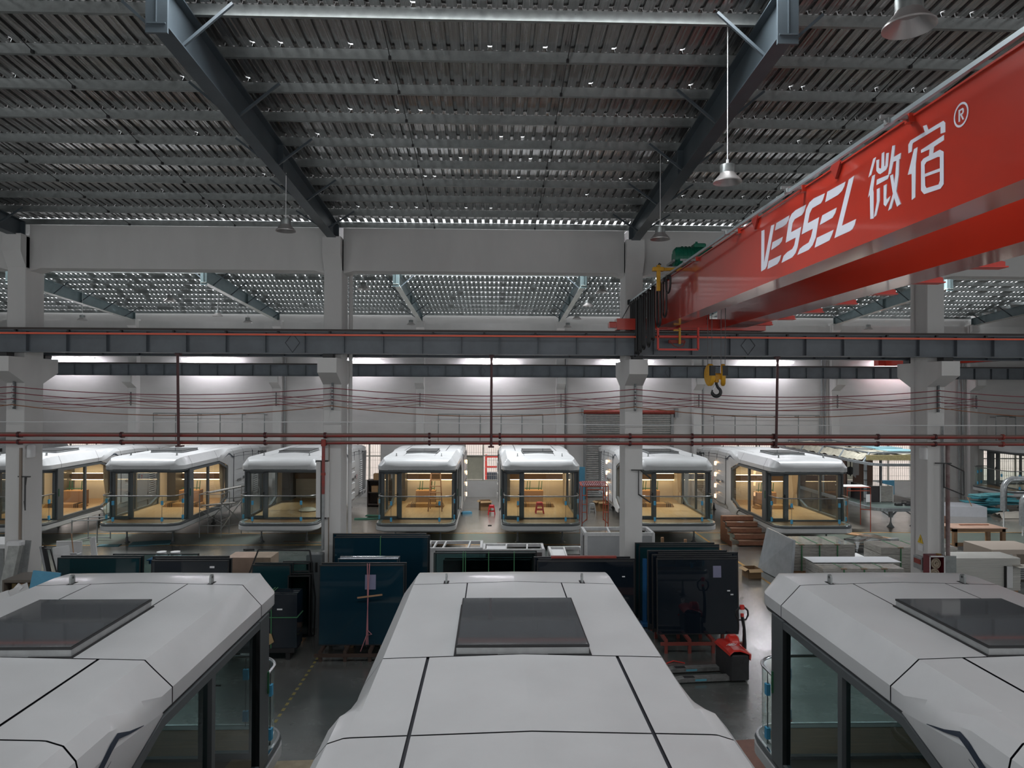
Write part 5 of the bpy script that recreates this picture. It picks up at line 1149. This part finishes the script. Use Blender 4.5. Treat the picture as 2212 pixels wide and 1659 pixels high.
def carton(label,x,y,w,d,h,rz=0,flaps=True,z=0,mt=CARD):
    t=thing('cardboard_box',(x,y,z),label,'box',rz=rz); g=G()
    g.box(-w,w,-d,-d+.01,0,h); g.box(-w,w,d-.01,d,0,h); g.box(-w,-w+.01,-d,d,0,h); g.box(w-.01,w,-d,d,0,h); g.box(-w,w,-d,d,0,.01); obj('body',g,mt,t)
    if flaps:
        for q in ((-w-.12,-w,-d,d),(w,w+.12,-d,d)): g=G(); a,b=(q[0],q[1]) if q[0]<0 else (q[1],q[0]); g.quad((a,-d,h-.06),(b,-d,h),(b,d,h),(a,d,h-.06)); obj('flap',g,mat('card_flap',(.40,.26,.13),.8),t,fix=False)
        g=G(); g.quad((-w,-d,h),(w,-d,h),(w*1.1,-d-.12,h-.08),(-w*1.1,-d-.12,h-.08)); obj('flap',g,mat('card_flap',(.40,.26,.13),.8),t,fix=False)
    return t
carton('open cardboard box behind the red stool',-.37,37.4,.28,.25,.5,.2)
carton('cardboard box behind the grey stool under the red scaffold',5.75,37.2,.3,.25,.5,.3)
carton('open brown box left of the silver foil board',8.7,23.6,.22,.25,.32,.1,mt=mat('dark_card',(.2,.12,.06),.8))
shf=thing('storage_shelf',(-5.95,38.6,0),'dark shelf with boxes between the third and fourth cabins','shelf'); g=G()
for z in (.1,.75,1.4): g.box(-.75,.6,-.3,.3,z,z+.04)
for x in (-.75,.56): g.box(x,x+.04,-.3,.3,0,1.44)
g.box(-.75,.6,.28,.3,0,1.44); obj('shelf_frame',g,mat('dark_shelf',(.06,.045,.04),.6),shf)
for x,z,s in ((-.2,1.44,.22),(.3,1.44,.16),(-.35,.79,.18),(.2,.79,.15),(.0,.14,.2)): carton('small carton on the dark shelf, %s'%(('left' if x<-.1 else 'right')+(' on the top board' if z>1 else ' on the middle board') if z>.5 else 'bottom board'),-5.95+x,38.5,s,.2,.34,0,False,z)['group']='cartons on the dark shelf'
# foam boards and sheets on floor
def slab(name,label,x,y,w,d,h,rz,mt,z=0,cat='board',group=None,tilt=0):
    t=thing(name,(x,y,z),label,cat,group,rz); g=G(); g.ob((0,0,h/2+abs(math.sin(tilt))*w/2),(w,d,h),0,tilt); obj('board',g,mt,t); return t
slab('foam_board','teal blue foam board flat on the floor before the second cabin',-13.75,29.1,1.5,.8,.03,.25,mat('dusty_teal_board',(.08,.20,.24),.7))
slab('foam_board','small teal foam strip on the floor left of the flat board',-15.2,28.7,.8,.3,.03,.1,mat('dusty_teal_board',(.08,.20,.24),.7))
slab('green_board','green board lying on the floor behind the third cabin',-6.0,34.6,1.3,.35,.05,.15,mat('dark_green_board',(.03,.12,.08),.6)); slab('green_board','second green board crossing the first on the floor',-5.6,35.1,1.2,.3,.05,-.2,mat('dark_green_board',(.03,.12,.08),.6),z=.052)
slab('foam_board','blue foam wedge beside the cabin with the ladder',-1.3,36.2,.5,.35,.1,.3,FOAM)
slab('foam_board','tall blue foam board leaning by the shutter, left side',5.1,40.9,.5,.06,1.9,0,FOAM); slab('foam_board','tall blue foam board leaning by the shutter, right side',8.6,40.9,.5,.06,1.9,0,FOAM)
slab('floor_board','reddish board on the floor at the bottom between two near cabins',4.5,11.9,1.1,1.1,.02,.1,mat('reddish_floor_board',(.28,.13,.09),.5,noise=.3,nscale=4)); slab('plywood_sheet','stained plywood sheet on the floor at the bottom left of the middle cabin',-2.95,11.0,1.5,.9,.25,.05,mat('stained_plywood',(.40,.34,.24),.6,noise=.35,nscale=5))
slab('flat_metal_sheet','thin brown sheet on the floor under the fifth cabin front',.8,28.9,1.2,.3,.015,-.15,mat('brown_sheet',(.15,.11,.08),.6)); slab('flat_metal_sheet','grey sheet pile on the floor near the column right of centre',8.1,28.0,1.0,.5,.04,-.3,GREYM); slab('flat_metal_sheet','brown sheet on the floor before the third cabin',-7.6,29.3,1.9,.22,.012,-.12,mat('brown_sheet',(.15,.11,.08),.6))
# teal foam pile
for k in range(16):
    tt=slab('foam_board','thin teal foam board in the loose pile by the back wall',25.9+rnd.uniform(-.5,.9),36.7+rnd.uniform(-.5,.5),rnd.uniform(1.4,2.2),rnd.uniform(.4,.8),.05,rnd.uniform(-.5,.5),FOAMT,z=.052*k,group='teal foam pile')
slab('foam_board','pale teal foam board on top of the loose pile',26.0,36.8,1.5,.7,.05,.3,mat('pale_teal_foam',(.22,.58,.62),.7),z=.86); slab('foam_board','second pale teal foam board on top of the pile',26.6,36.6,1.2,.6,.05,.1,mat('pale_teal_foam',(.22,.58,.62),.7),z=.93)
slab('white_slab','long white wrapped slab on the floor before the teal pile',23.9,36.0,2.2,1.6,.5,-.15,mat('white_wrapped_slab',(.55,.56,.60),.45,noise=.1)); slab('timber_plank','orange timber planks along the back wall',23.6,39.6,3.0,.4,.2,.05,mat('orange_timber',(.38,.2,.09),.6,noise=.3,nscale=6)); slab('foam_board','blue foam board leaning on the back wall by the pilaster',23.3,41.2,.7,.1,1.1,0,FOAM)
t=thing('canvas_sack',(26.0,35.0,0),'crumpled off-white sack beside the white slab','sack'); g=G(); rows=[]
for i in range(7): rows.append([(-.7+1.4*i/6,-.4+.8*k/5,.02 if k in(0,5) else .12+.18*rnd.random()) for k in range(6)])
g.grid(rows); obj('sack',g,mat('off_white_sack',(.50,.46,.40),.8),t,smooth=60,fix=False)
st=thing('timber_stick',(24.3,35.2,0),'thin pale stick leaning on the white slab','stick'); g=G(); g.beam((.15,0,0),(-.1,.35,.95),.03,.03); obj('stick',g,WOODP,st)
# wrapped curved ducts at the right edge
PFILM=mat('film_wrapped_steel',(.42,.44,.45),.2,.5,noise=.3,nscale=9,bump=.3)
for k,(x,y,z,l) in enumerate(((22.75,31.0,2.45,'larger film wrapped bent pipe at the right edge'),(23.15,30.4,1.9,'smaller film wrapped bent pipe at the right edge, in front'))):
    t=thing('wrapped_bent_pipe',(x,y,0),l,'pipe'); pts=[(0,0,z-1.45 if k==0 else .45)]+[(0,0,z-.5)]+[(.45-.45*math.cos(a),0,z-.5+.45*math.sin(a)) for a in (.35,.7,1.05,1.4)]+[(1.6,0,z-.05)]
    g=G(); g.tube(pts,.13,10); obj('pipe',g,PFILM,t,smooth=50)
    g=G(); g.tube([(1.2,0,0),(1.2,0,z-.1)],.03,6); g.tube([(.9,0,.02),(1.6,0,.02)],.03,6); 
    if k==0: g.tube([(.0,0,0),(.0,0,1.1)],.03,6)
    else: g.tube([(.0,0,0),(.0,0,.5)],.03,6)
    obj('stand',g,BOARDW,t)
# unfinished cabin frame
u=thing('unfinished_cabin_frame',(18.7,31.2,0),'unfinished steel cabin frame with insulated roof, left of the right-hand column','cabin')
FS=mat('frame_steel_grey',(.26,.29,.31),.4,noise=.2,nscale=5); INS=mat('cream_foam_insulation',(.62,.58,.47),.85,noise=.35,nscale=4,bump=.8); DB=mat('brown_hardboard',(.10,.055,.04),.6,noise=.25)
g=G(); o_=outline(1.65,.7,10.2,8); 
for a,b in zip(o_,o_[1:]): g.beam((a[0],a[1],1.0),(b[0],b[1],1.0),.1,.14)
for y in (1.6,3.4,5.2,7,9,10.1): g.beam((-1.6,y,1.0),(1.6,y,1.0),.08,.1)
obj('base_frame',g,FS,u)
g=G(); g.ex([(a*.98,b) for a,b in outline(1.65,.7,10.2,8)],1.04,1.07,'z'); obj('floor_sheet',g,mat('grey_green_sheet',(.10,.13,.12),.45,noise=.3),u)
g=G(); 
for a,b in zip(o_,o_[1:]): g.beam((a[0],a[1],3.0),(b[0],b[1],3.0),.08,.12)
for y in (1.1,3.4,5.6,7.8,10.0):
    for s in (-1,1): g.beam((s*1.6,y,3.0),(s*1.25,y+.1,3.45),.09,.07); 
    g.beam((-1.25,y+.1,3.45),(1.25,y+.1,3.45),.09,.07)
for s in (-1,1): g.beam((s*1.25,1.2,3.45),(s*1.25,10.1,3.45),.08,.07)
obj('roof_frame',g,FS,u)
for x,y in ((-1.5,1.1),(1.5,1.1),(-1.5,5.2),(1.5,5.2),(-1.5,10.0),(1.5,10.0)):
    g=G(); g.box(x-.05,x+.05,y-.05,y+.05,1.0,3.0); obj('post',g,FS,u)
    if y<2:
        g=G()
        for k in range(4): g.box(x-.07,x+.07,y-.07,y+.07,1.35+.42*k,1.38+.42*k)
        obj('tape_wrap',g,BLACK,u)
for s in (-1,1):
    rows=[]
    for i in range(40):
        y=1.3+8.7*i/39; rows.append([(s*q,y,z+rnd.uniform(-.04,.05)) for q,z in ((1.55,3.08),(1.45,3.2),(1.32,3.36),(1.15,3.40),(.8,3.38),(.4,3.38),(0,3.4))])
    g=G().grid(rows); obj('foam_insulation',g,INS,u,smooth=20,fix=False)
for (x,y,z) in ((.7,2.2,3.47),(.9,3.9,3.47)): g=G(); g.box(x-.8,x+.7,y-.5,y+.6,z,z+.04); obj('pale_blue_board',g,mat('pale_blue_foam',(.30,.55,.62),.6),u)
g=G(); g.box(-1.5,1.5,.95,1.05,3.12,3.36); obj('mineral_wool_edge',g,mat('yellow_wool',(.42,.36,.18),.9,noise=.3,nscale=12),u)
g=G(); g.box(-1.5,-1.45,3.0,9.9,1.05,2.95); g.box(-1.4,1.4,8.5,8.55,1.05,2.95); obj('inner_lining',g,DB,u)
g=G(); g.box(.35,1.4,5.8,5.84,1.05,2.95); obj('door_panel',g,mat('brown_door_sheet',(.17,.09,.06),.6),u)
g=G(); g.ob((-.2,5.0,2.3),(.05,.03,.75)); g.lathe([(.001,0),(.2,0),(.22,.02),(.22,.04),(.001,.05)],(-.2,5.0,2.2),16,'y'); obj('wall_fan_blank',g,BLACK,u)
g=G(); g.ex([(-1.1,2.2),(-.8,2.2),(-.8,2.9),(-1.1,2.9)],3.0,3.02,'y'); g.ex([(-1.1,2.2),(-.95,2.05),(-.95,2.2)],3.0,3.02,'y'); obj('hanging_film',g,glass('crumpled_film',(.75,.75,.73),.25,.15),u)
g=G(); g.box(-1.52,-1.28,1.0,1.01,1.2,1.55); obj('paper_note',g,PAPER,u)
for x,y in ((-.2,1.3),(-.2,9.5),(1.0,1.5)):
    g=G(); g.box(x-.07,x+.07,y-.07,y+.07,.45,.95); g.lathe([(.17,0),(.08,.1),(.03,.25),(.03,.5)],(x,y,0),10); g.beam((x-.05,y,.5),(x-.75,y,.95),.06,.05); g.beam((x+.05,y,.5),(x+.5,y,.95),.06,.05); obj('jack_stand',g,FS,u)
wb=thing('film_wrapped_crate',(18.45,33.3,1.07),'film wrapped grey crate standing inside the unfinished frame','crate'); g=G(); g.box(-.75,.45,-.25,1.3,0,.75); obj('crate',g,mat('dark_crate_side',(.06,.055,.06),.3),wb); g=G(); g.box(-.15,.46,-.27,-.25,.02,.76); g.box(-.75,.46,-.26,1.3,.75,.765); obj('film_wrap',g,WRAP,wb); g=G(); g.box(-.17,-.12,-.29,-.26,0,.77); g.box(.44,.48,-.29,-.26,0,.77); obj('edge_strip',g,BOARDW,wb)
tl=thing('tool_pile',(18.9,32.0,1.07),'pile of cables and tools on the front of the unfinished frame','tools')
g=G()
for k in range(10): a=rnd.uniform(0,6); x,y=rnd.uniform(-.4,.4),rnd.uniform(-.2,.25); g.tube([(x+.15*math.cos(a+q*.9),y+.12*math.sin(a+q*.9),.02+.02*k) for q in range(6)],.012,5)
g.cbox(-.5,-.2,-.15,.05,0,.12,.02); g.cbox(.0,.3,-.1,.1,0,.1,.02); obj('cable_tangle',g,BLACK,tl,kind='stuff')
pb=thing('plywood_box_stand',(19.0,30.2,0),'reddish plywood box stand beside the right-hand column','box'); g=G(); g.box(-.5,.4,-.3,.3,0,.95); obj('box',g,PLYR,pb)
pl=thing('timber_plank',(15.8,30.4,0),'long pale plank on the floor right of the last finished cabin','plank'); g=G(); g.beam((-1.0,1.2,.03),(1.1,-1.0,.03),.22,.04); g.beam((-.8,1.4,.03),(1.2,-.7,.03),.12,.03); obj('plank',g,WOODP,pl)
# left cluster round the leftmost column
t=thing('wrapped_post_bundle',(-12.5,18.7,0),'film wrapped white post bundle leaning at far left','posts'); g=G(); g.beam((-.15,-.1,0),(.1,.2,2.15),.28,.16,(0,1,0)); obj('posts',g,mat('cloudy_film_wrap',(.42,.43,.41),.3,noise=.35,nscale=5,bump=.4),t); g=G(); g.cbox(-.12,.26,.1,.32,2.1,2.22,.03); obj('end_cap',g,BOARDW,t)
for i,(x,h,l) in enumerate(((-12.48,2.02,'shorter grey strip leaning against the leftmost column'),(-12.3,2.16,'taller grey strip leaning against the leftmost column'))):
    t=thing('grey_strip_board',(x,19.1,0),l,'board','grey strips at the leftmost column'); g=G(); g.beam((-.12,-.1,0),(.0,.12,h),.14,.04,(0,1,0)); obj('strip',g,GREYM,t)
t=thing('silver_angle_post',(-11.85,19.1,0),'silver and black angle post leaning right of the leftmost column','post'); g=G(); g.beam((.45,0,0),(-.03,.1,2.0),.1,.05,(0,1,0)); obj('black_face',g,BLACK,t); g=G(); g.beam((.36,.03,0),(-.12,.13,2.0),.08,.05,(0,1,0)); obj('silver_face',g,CHROME,t)
t=thing('thin_black_frame',(-11.5,19.0,0),'thin black L frame leaning right of the silver post','frame'); g=G(); g.beam((.28,0,.6),(-.15,.1,1.95),.03,.02,(0,1,0)); g.beam((-.15,.1,1.95),(-.3,.1,1.97),.03,.02); obj('frame',g,BLACK,t)
t=thing('perforated_white_panel',(-11.4,19.35,0),'white panel with six cut squares leaning by the leftmost column','panel'); g=G(); g.ob((0,0,1.0),(.42,.04,1.95),0,math.radians(-8)); obj('panel',g,BOARDW,t); g=G()
for a in (-.06,.06):
    for b in (-.12,0,.12): g.ob((a-.05,-.025,1.5+b),(.07,.01,.08),0,math.radians(-8))
obj('cut_square',g,WOODP,t)
t=thing('brown_crate',(-10.95,17.1,0),'open brown crate with gold panels inside, left of the blue board','crate'); g=G(); g.box(-.42,.42,-.25,.5,1.66,1.72); g.box(-.42,-.38,-.25,.5,0,1.66); g.box(.38,.42,-.25,.5,0,1.66); g.box(-.4,.4,.45,.5,0,1.66); obj('crate_shell',g,mat('grey_brown_crate',(.12,.10,.08),.6),t)
for a,c in ((-.3,.1),(-.12,.3),(.08,.1),(.22,.22)): g=G(); g.box(a,a+.1,-.1,.3,.05,1.6); obj('gold_panel',g,WOODP if c>.2 else mat('dark_gold',(.16,.11,.04),.5),t)
t=thing('blue_foam_sheet',(-10.0,16.2,0),'bright blue foam sheet standing above the left near cabin roof','board'); g=G(); g.v+=[(-.42,0,1.3),(.22,0,1.62),(.31,.0,1.86),(.31,.05,2.03),(-.29,.05,2.09)]; g.v+=[(a,b+.04,c) for a,b,c in g.v]; g.f+=[(0,1,2,3,4),(9,8,7,6,5)]+[(i,i+5,(i+1)%5+5,(i+1)%5) for i in range(5)]; obj('sheet',g,FOAM,t); g=G(); g.box(-.2,.1,.1,.2,0,1.5); obj('support_board',g,FOAM,t)
t=thing('folded_white_panel',(-9.75,14.5,0),'folded white metal panel at the left edge above the near cabin roof','panel'); g=G(); g.beam((-.6,-.1,1.75),(.2,-.1,2.02),.03,.3,(0,0,1)); g.beam((.2,-.1,2.0),(.36,.2,2.08),.03,.32,(0,0,1)); g.beam((.1,.0,1.98),(.3,.05,2.22),.05,.12); g.box(-.5,.3,-.05,.05,0,1.7); obj('panel',g,BOARDW,t)
t=thing('white_panel_group',(-14.2,24.5,0),'large white metal panel standing among offcuts behind the left glass stacks','panel'); g=G(); g.box(-.55,.3,0,.04,0,1.05); obj('panel',g,BOARDW,t)
t=thing('white_channel_panel',(-14.05,23.9,0),'short white channel panel in front of the large white panel','panel'); g=G(); g.box(-.35,.32,0,.03,0,.78); g.box(.32,.35,-.0,.25,0,.74); obj('panel',g,mat('grey_white_panel',(.46,.46,.47),.5),t)
t=thing('white_corner_profile',(-13.6,24.6,0),'white bent corner profile right of the large white panel','profile'); g=G(); g.beam((.17,0,0),(-.02,.1,1.15),.12,.06,(0,1,0)); g.beam((.05,0,0),(-.12,.1,1.1),.05,.03,(0,1,0)); obj('profile',g,BOARDW,t)
st=thing('timber_stick',(-14.1,24.3,0),'thin wooden stick leaning on the white panels','stick'); g=G(); g.beam((.1,-.1,.7),(-.12,.15,1.3),.03,.03); g.beam((.2,-.3,0),(.1,-.1,.7),.03,.03); obj('stick',g,WOODP,st)
t=thing('white_ceiling_block',(-14.2,21.0,0),'white topped grey cabinet cut off by the left edge','cabinet'); g=G(); g.box(-.6,.12,-.1,.8,0,1.6); obj('body',g,GREYM,t); g=G(); g.box(-.65,.25,-.2,.9,1.6,1.72); obj('top',g,BOARDW,t)
t=thing('plywood_crate',(-8.1,24.4,0),'reddish plywood crate before the third cabin','crate'); g=G(); g.box(-.75,.72,-.45,.45,.0,.6); obj('crate',g,mat('pinkish_plywood',(.36,.25,.19),.6,noise=.25,nscale=3),t)
t=thing('rope_coil',(-6.4,23.4,0),'coil of yellow rope and wire seen through the trapezoid pane','coil'); g=G()
for k in range(7): g.tube([(.38*(1-.03*k)*math.cos(a),.22*math.sin(a),.03+.02*k) for a in [i*math.pi/8 for i in range(16)]],.02,5,closed=True)
obj('coil',g,mat('yellow_rope',(.42,.34,.12),.8),t)
bt=table('small blue metal trolley with bags before the second cabin',-11.3,-10.2,23.6,24.2,.62,mat('blue_steel_post',(.02,.12,.30),.4),mat('blue_steel_post',(.02,.12,.30),.4),'blue_trolley',.02,False)
for x,y,l in ((-10.95,23.9,'crumpled white bag on the blue trolley, left'),(-10.5,23.9,'crumpled white bag on the blue trolley, right')):
    t=thing('white_bag',(x,y,.62),l,'bag'); g=G(); g.lathe([(.001,0),(.17,.01),(.2,.08),(.13,.16),(.16,.2),(.04,.22),(.001,.2)],(0,0,0),9); obj('bag',g,BOARDW,t)
# debris
for k,(x,y,s,c,l) in enumerate(((-9.4,27.8,.22,BLACK,'black and white glove on the floor before the second cabin'),(4.3,30.2,.18,mat('dark_green_tape',(.02,.12,.05),.6),'dark green tape roll on the floor by the fifth cabin'),(5.55,13.2,.08,JR,'small red scrap on the floor right of the middle cabin'),(4.2,12.9,.09,PAPER,'small white paper scrap on the floor right of the middle cabin'),(-2.7,13.4,.09,PAPER,'small white paper scrap on the floor left of the middle cabin'),(-.1,32.9,.09,BLACK,'small black scrap on the floor in the central aisle'))):
    t=thing('floor_scrap',(x,y,0),l,'scrap'); g=G(); g.ex([(-s,0),(-.3*s,-.5*s),(s,-.1*s),(.6*s,.4*s),(-.4*s,.5*s)],.0,.02+s*.15,'z'); obj('scrap',g,c,t)
# contents of the cabins: flat packed boxes on stacked boards, ladder
def cabin_load(x,y,k,full=True):
    names=['leftmost','second','third','fourth','fifth','sixth','seventh'][k]
    t=thing('plank_stack',(x,y,.965),'strapped stack of wood boards on the floor of the %s cabin'%names,'boards','board stacks inside the cabins')
    for q in range(3): g=G(); g.box(-.85+.05*q,.85-.03*q,-.2,.3,.055*q,.055*q+.05); obj('board',g,mat('oiled_wood_board',(.42,.23,.09),.5,noise=.2),t)
    g=G()
    for q in (-.62,-.54,-.46,.5,.58,.66): g.box(q,q+.025,-.22,-.2,0,.17); g.box(q,q+.025,-.22,.32,.165,.175)
    obj('strap',g,BLACK,t)
    b=thing('furniture_carton',(x-.05,y+.9,.965),'brown furniture box with dark strips on top in the %s cabin'%names,'box','furniture boxes inside the cabins'); g=G(); g.box(-.45,.45,-.25,.25,0,.62); obj('carton',g,mat('brown_furniture_carton',(.30,.17,.09),.6),b); g=G(); g.box(-.45,.45,-.25,.25,.62,.635); obj('wooden_top',g,mat('orange_wood_top',(.65,.34,.12),.5),b)
    g=G()
    for q in (-.3,-.18,.25,.38): g.beam((q,.0,.63),(q+.03,.0,1.05),.03,.02,(0,1,0))
    g.box(-.4,.4,-.05,.0,.70,.73); obj('upright_strip',g,mat('dark_green_tape',(.02,.12,.05),.6),b)
for k,(x,y,l,kk) in enumerate(far):
    if k!=2: cabin_load(x-.0,y+3.9,k)
    else:
        b=thing('beige_cloth_roll',(x+.5,y+2.6,.965),'beige cloth heap on the floor of the unlit third cabin','cloth'); g=G(); g.lathe([(.001,0),(.35,.01),(.42,.05),(.25,.14),(.1,.16),(.001,.12)],(0,0,0),10); obj('cloth',g,CREAM,b,smooth=60)
lx,ly=far[3][0]+.55,far[3][1]+2.9
t=thing('step_ladder',(lx,ly,.965),'aluminium and wood stepladder inside the fourth cabin','ladder')
for s in (-1,1):
    g=G(); g.beam((s*.3,-.35,0),(s*.2,0,1.72),.05,.03,(0,1,0)); obj('front_rail',g,mat('ladder_wood',(.35,.2,.12),.5),t); g=G(); g.beam((s*.27,.4,0),(s*.19,.03,1.68),.04,.03,(0,1,0)); obj('back_rail',g,mat('ladder_wood',(.35,.2,.12),.5),t)
for k in range(6): g=G(); z=.25+.27*k; w_=.29-.1*z/1.72; g.box(-w_,w_,-.35+.2*z-.04,-.35+.2*z+.05,z,z+.03); obj('rung',g,mat('ladder_wood',(.35,.2,.12),.5),t)
g=G(); g.box(-.22,.22,-.08,.08,1.72,1.76); obj('top_cap',g,WOODP,t)

t=thing('grey_cabin_shell',(-25.6,37.2,0),'grey unfinished cabin shell at the far left edge behind the leftmost column','cabin'); g=G(); g.box(-1.6,1.4,-1.0,3.5,.6,2.95); obj('body',g,DARKG,t); g=G(); g.ex([(-1.7,2.95),(1.75,2.95),(1.45,3.4),(-1.7,3.55)],-1.1,3.6,'y'); obj('roof',g,GREYM,t)
for x in (.2,.75): g=G(); g.box(x,x+.42,-1.13,-1.1,3.12,3.28); obj('dark_opening',g,BLACK,t)
g=G(); g.box(-1.3,-1.1,-.8,-.6,0,.6); g.box(1.0,1.2,-.8,-.6,0,.6); g.box(-1.3,-1.1,3.0,3.2,0,.6); g.box(1.0,1.2,3.0,3.2,0,.6); obj('support_block',g,GREYM,t)
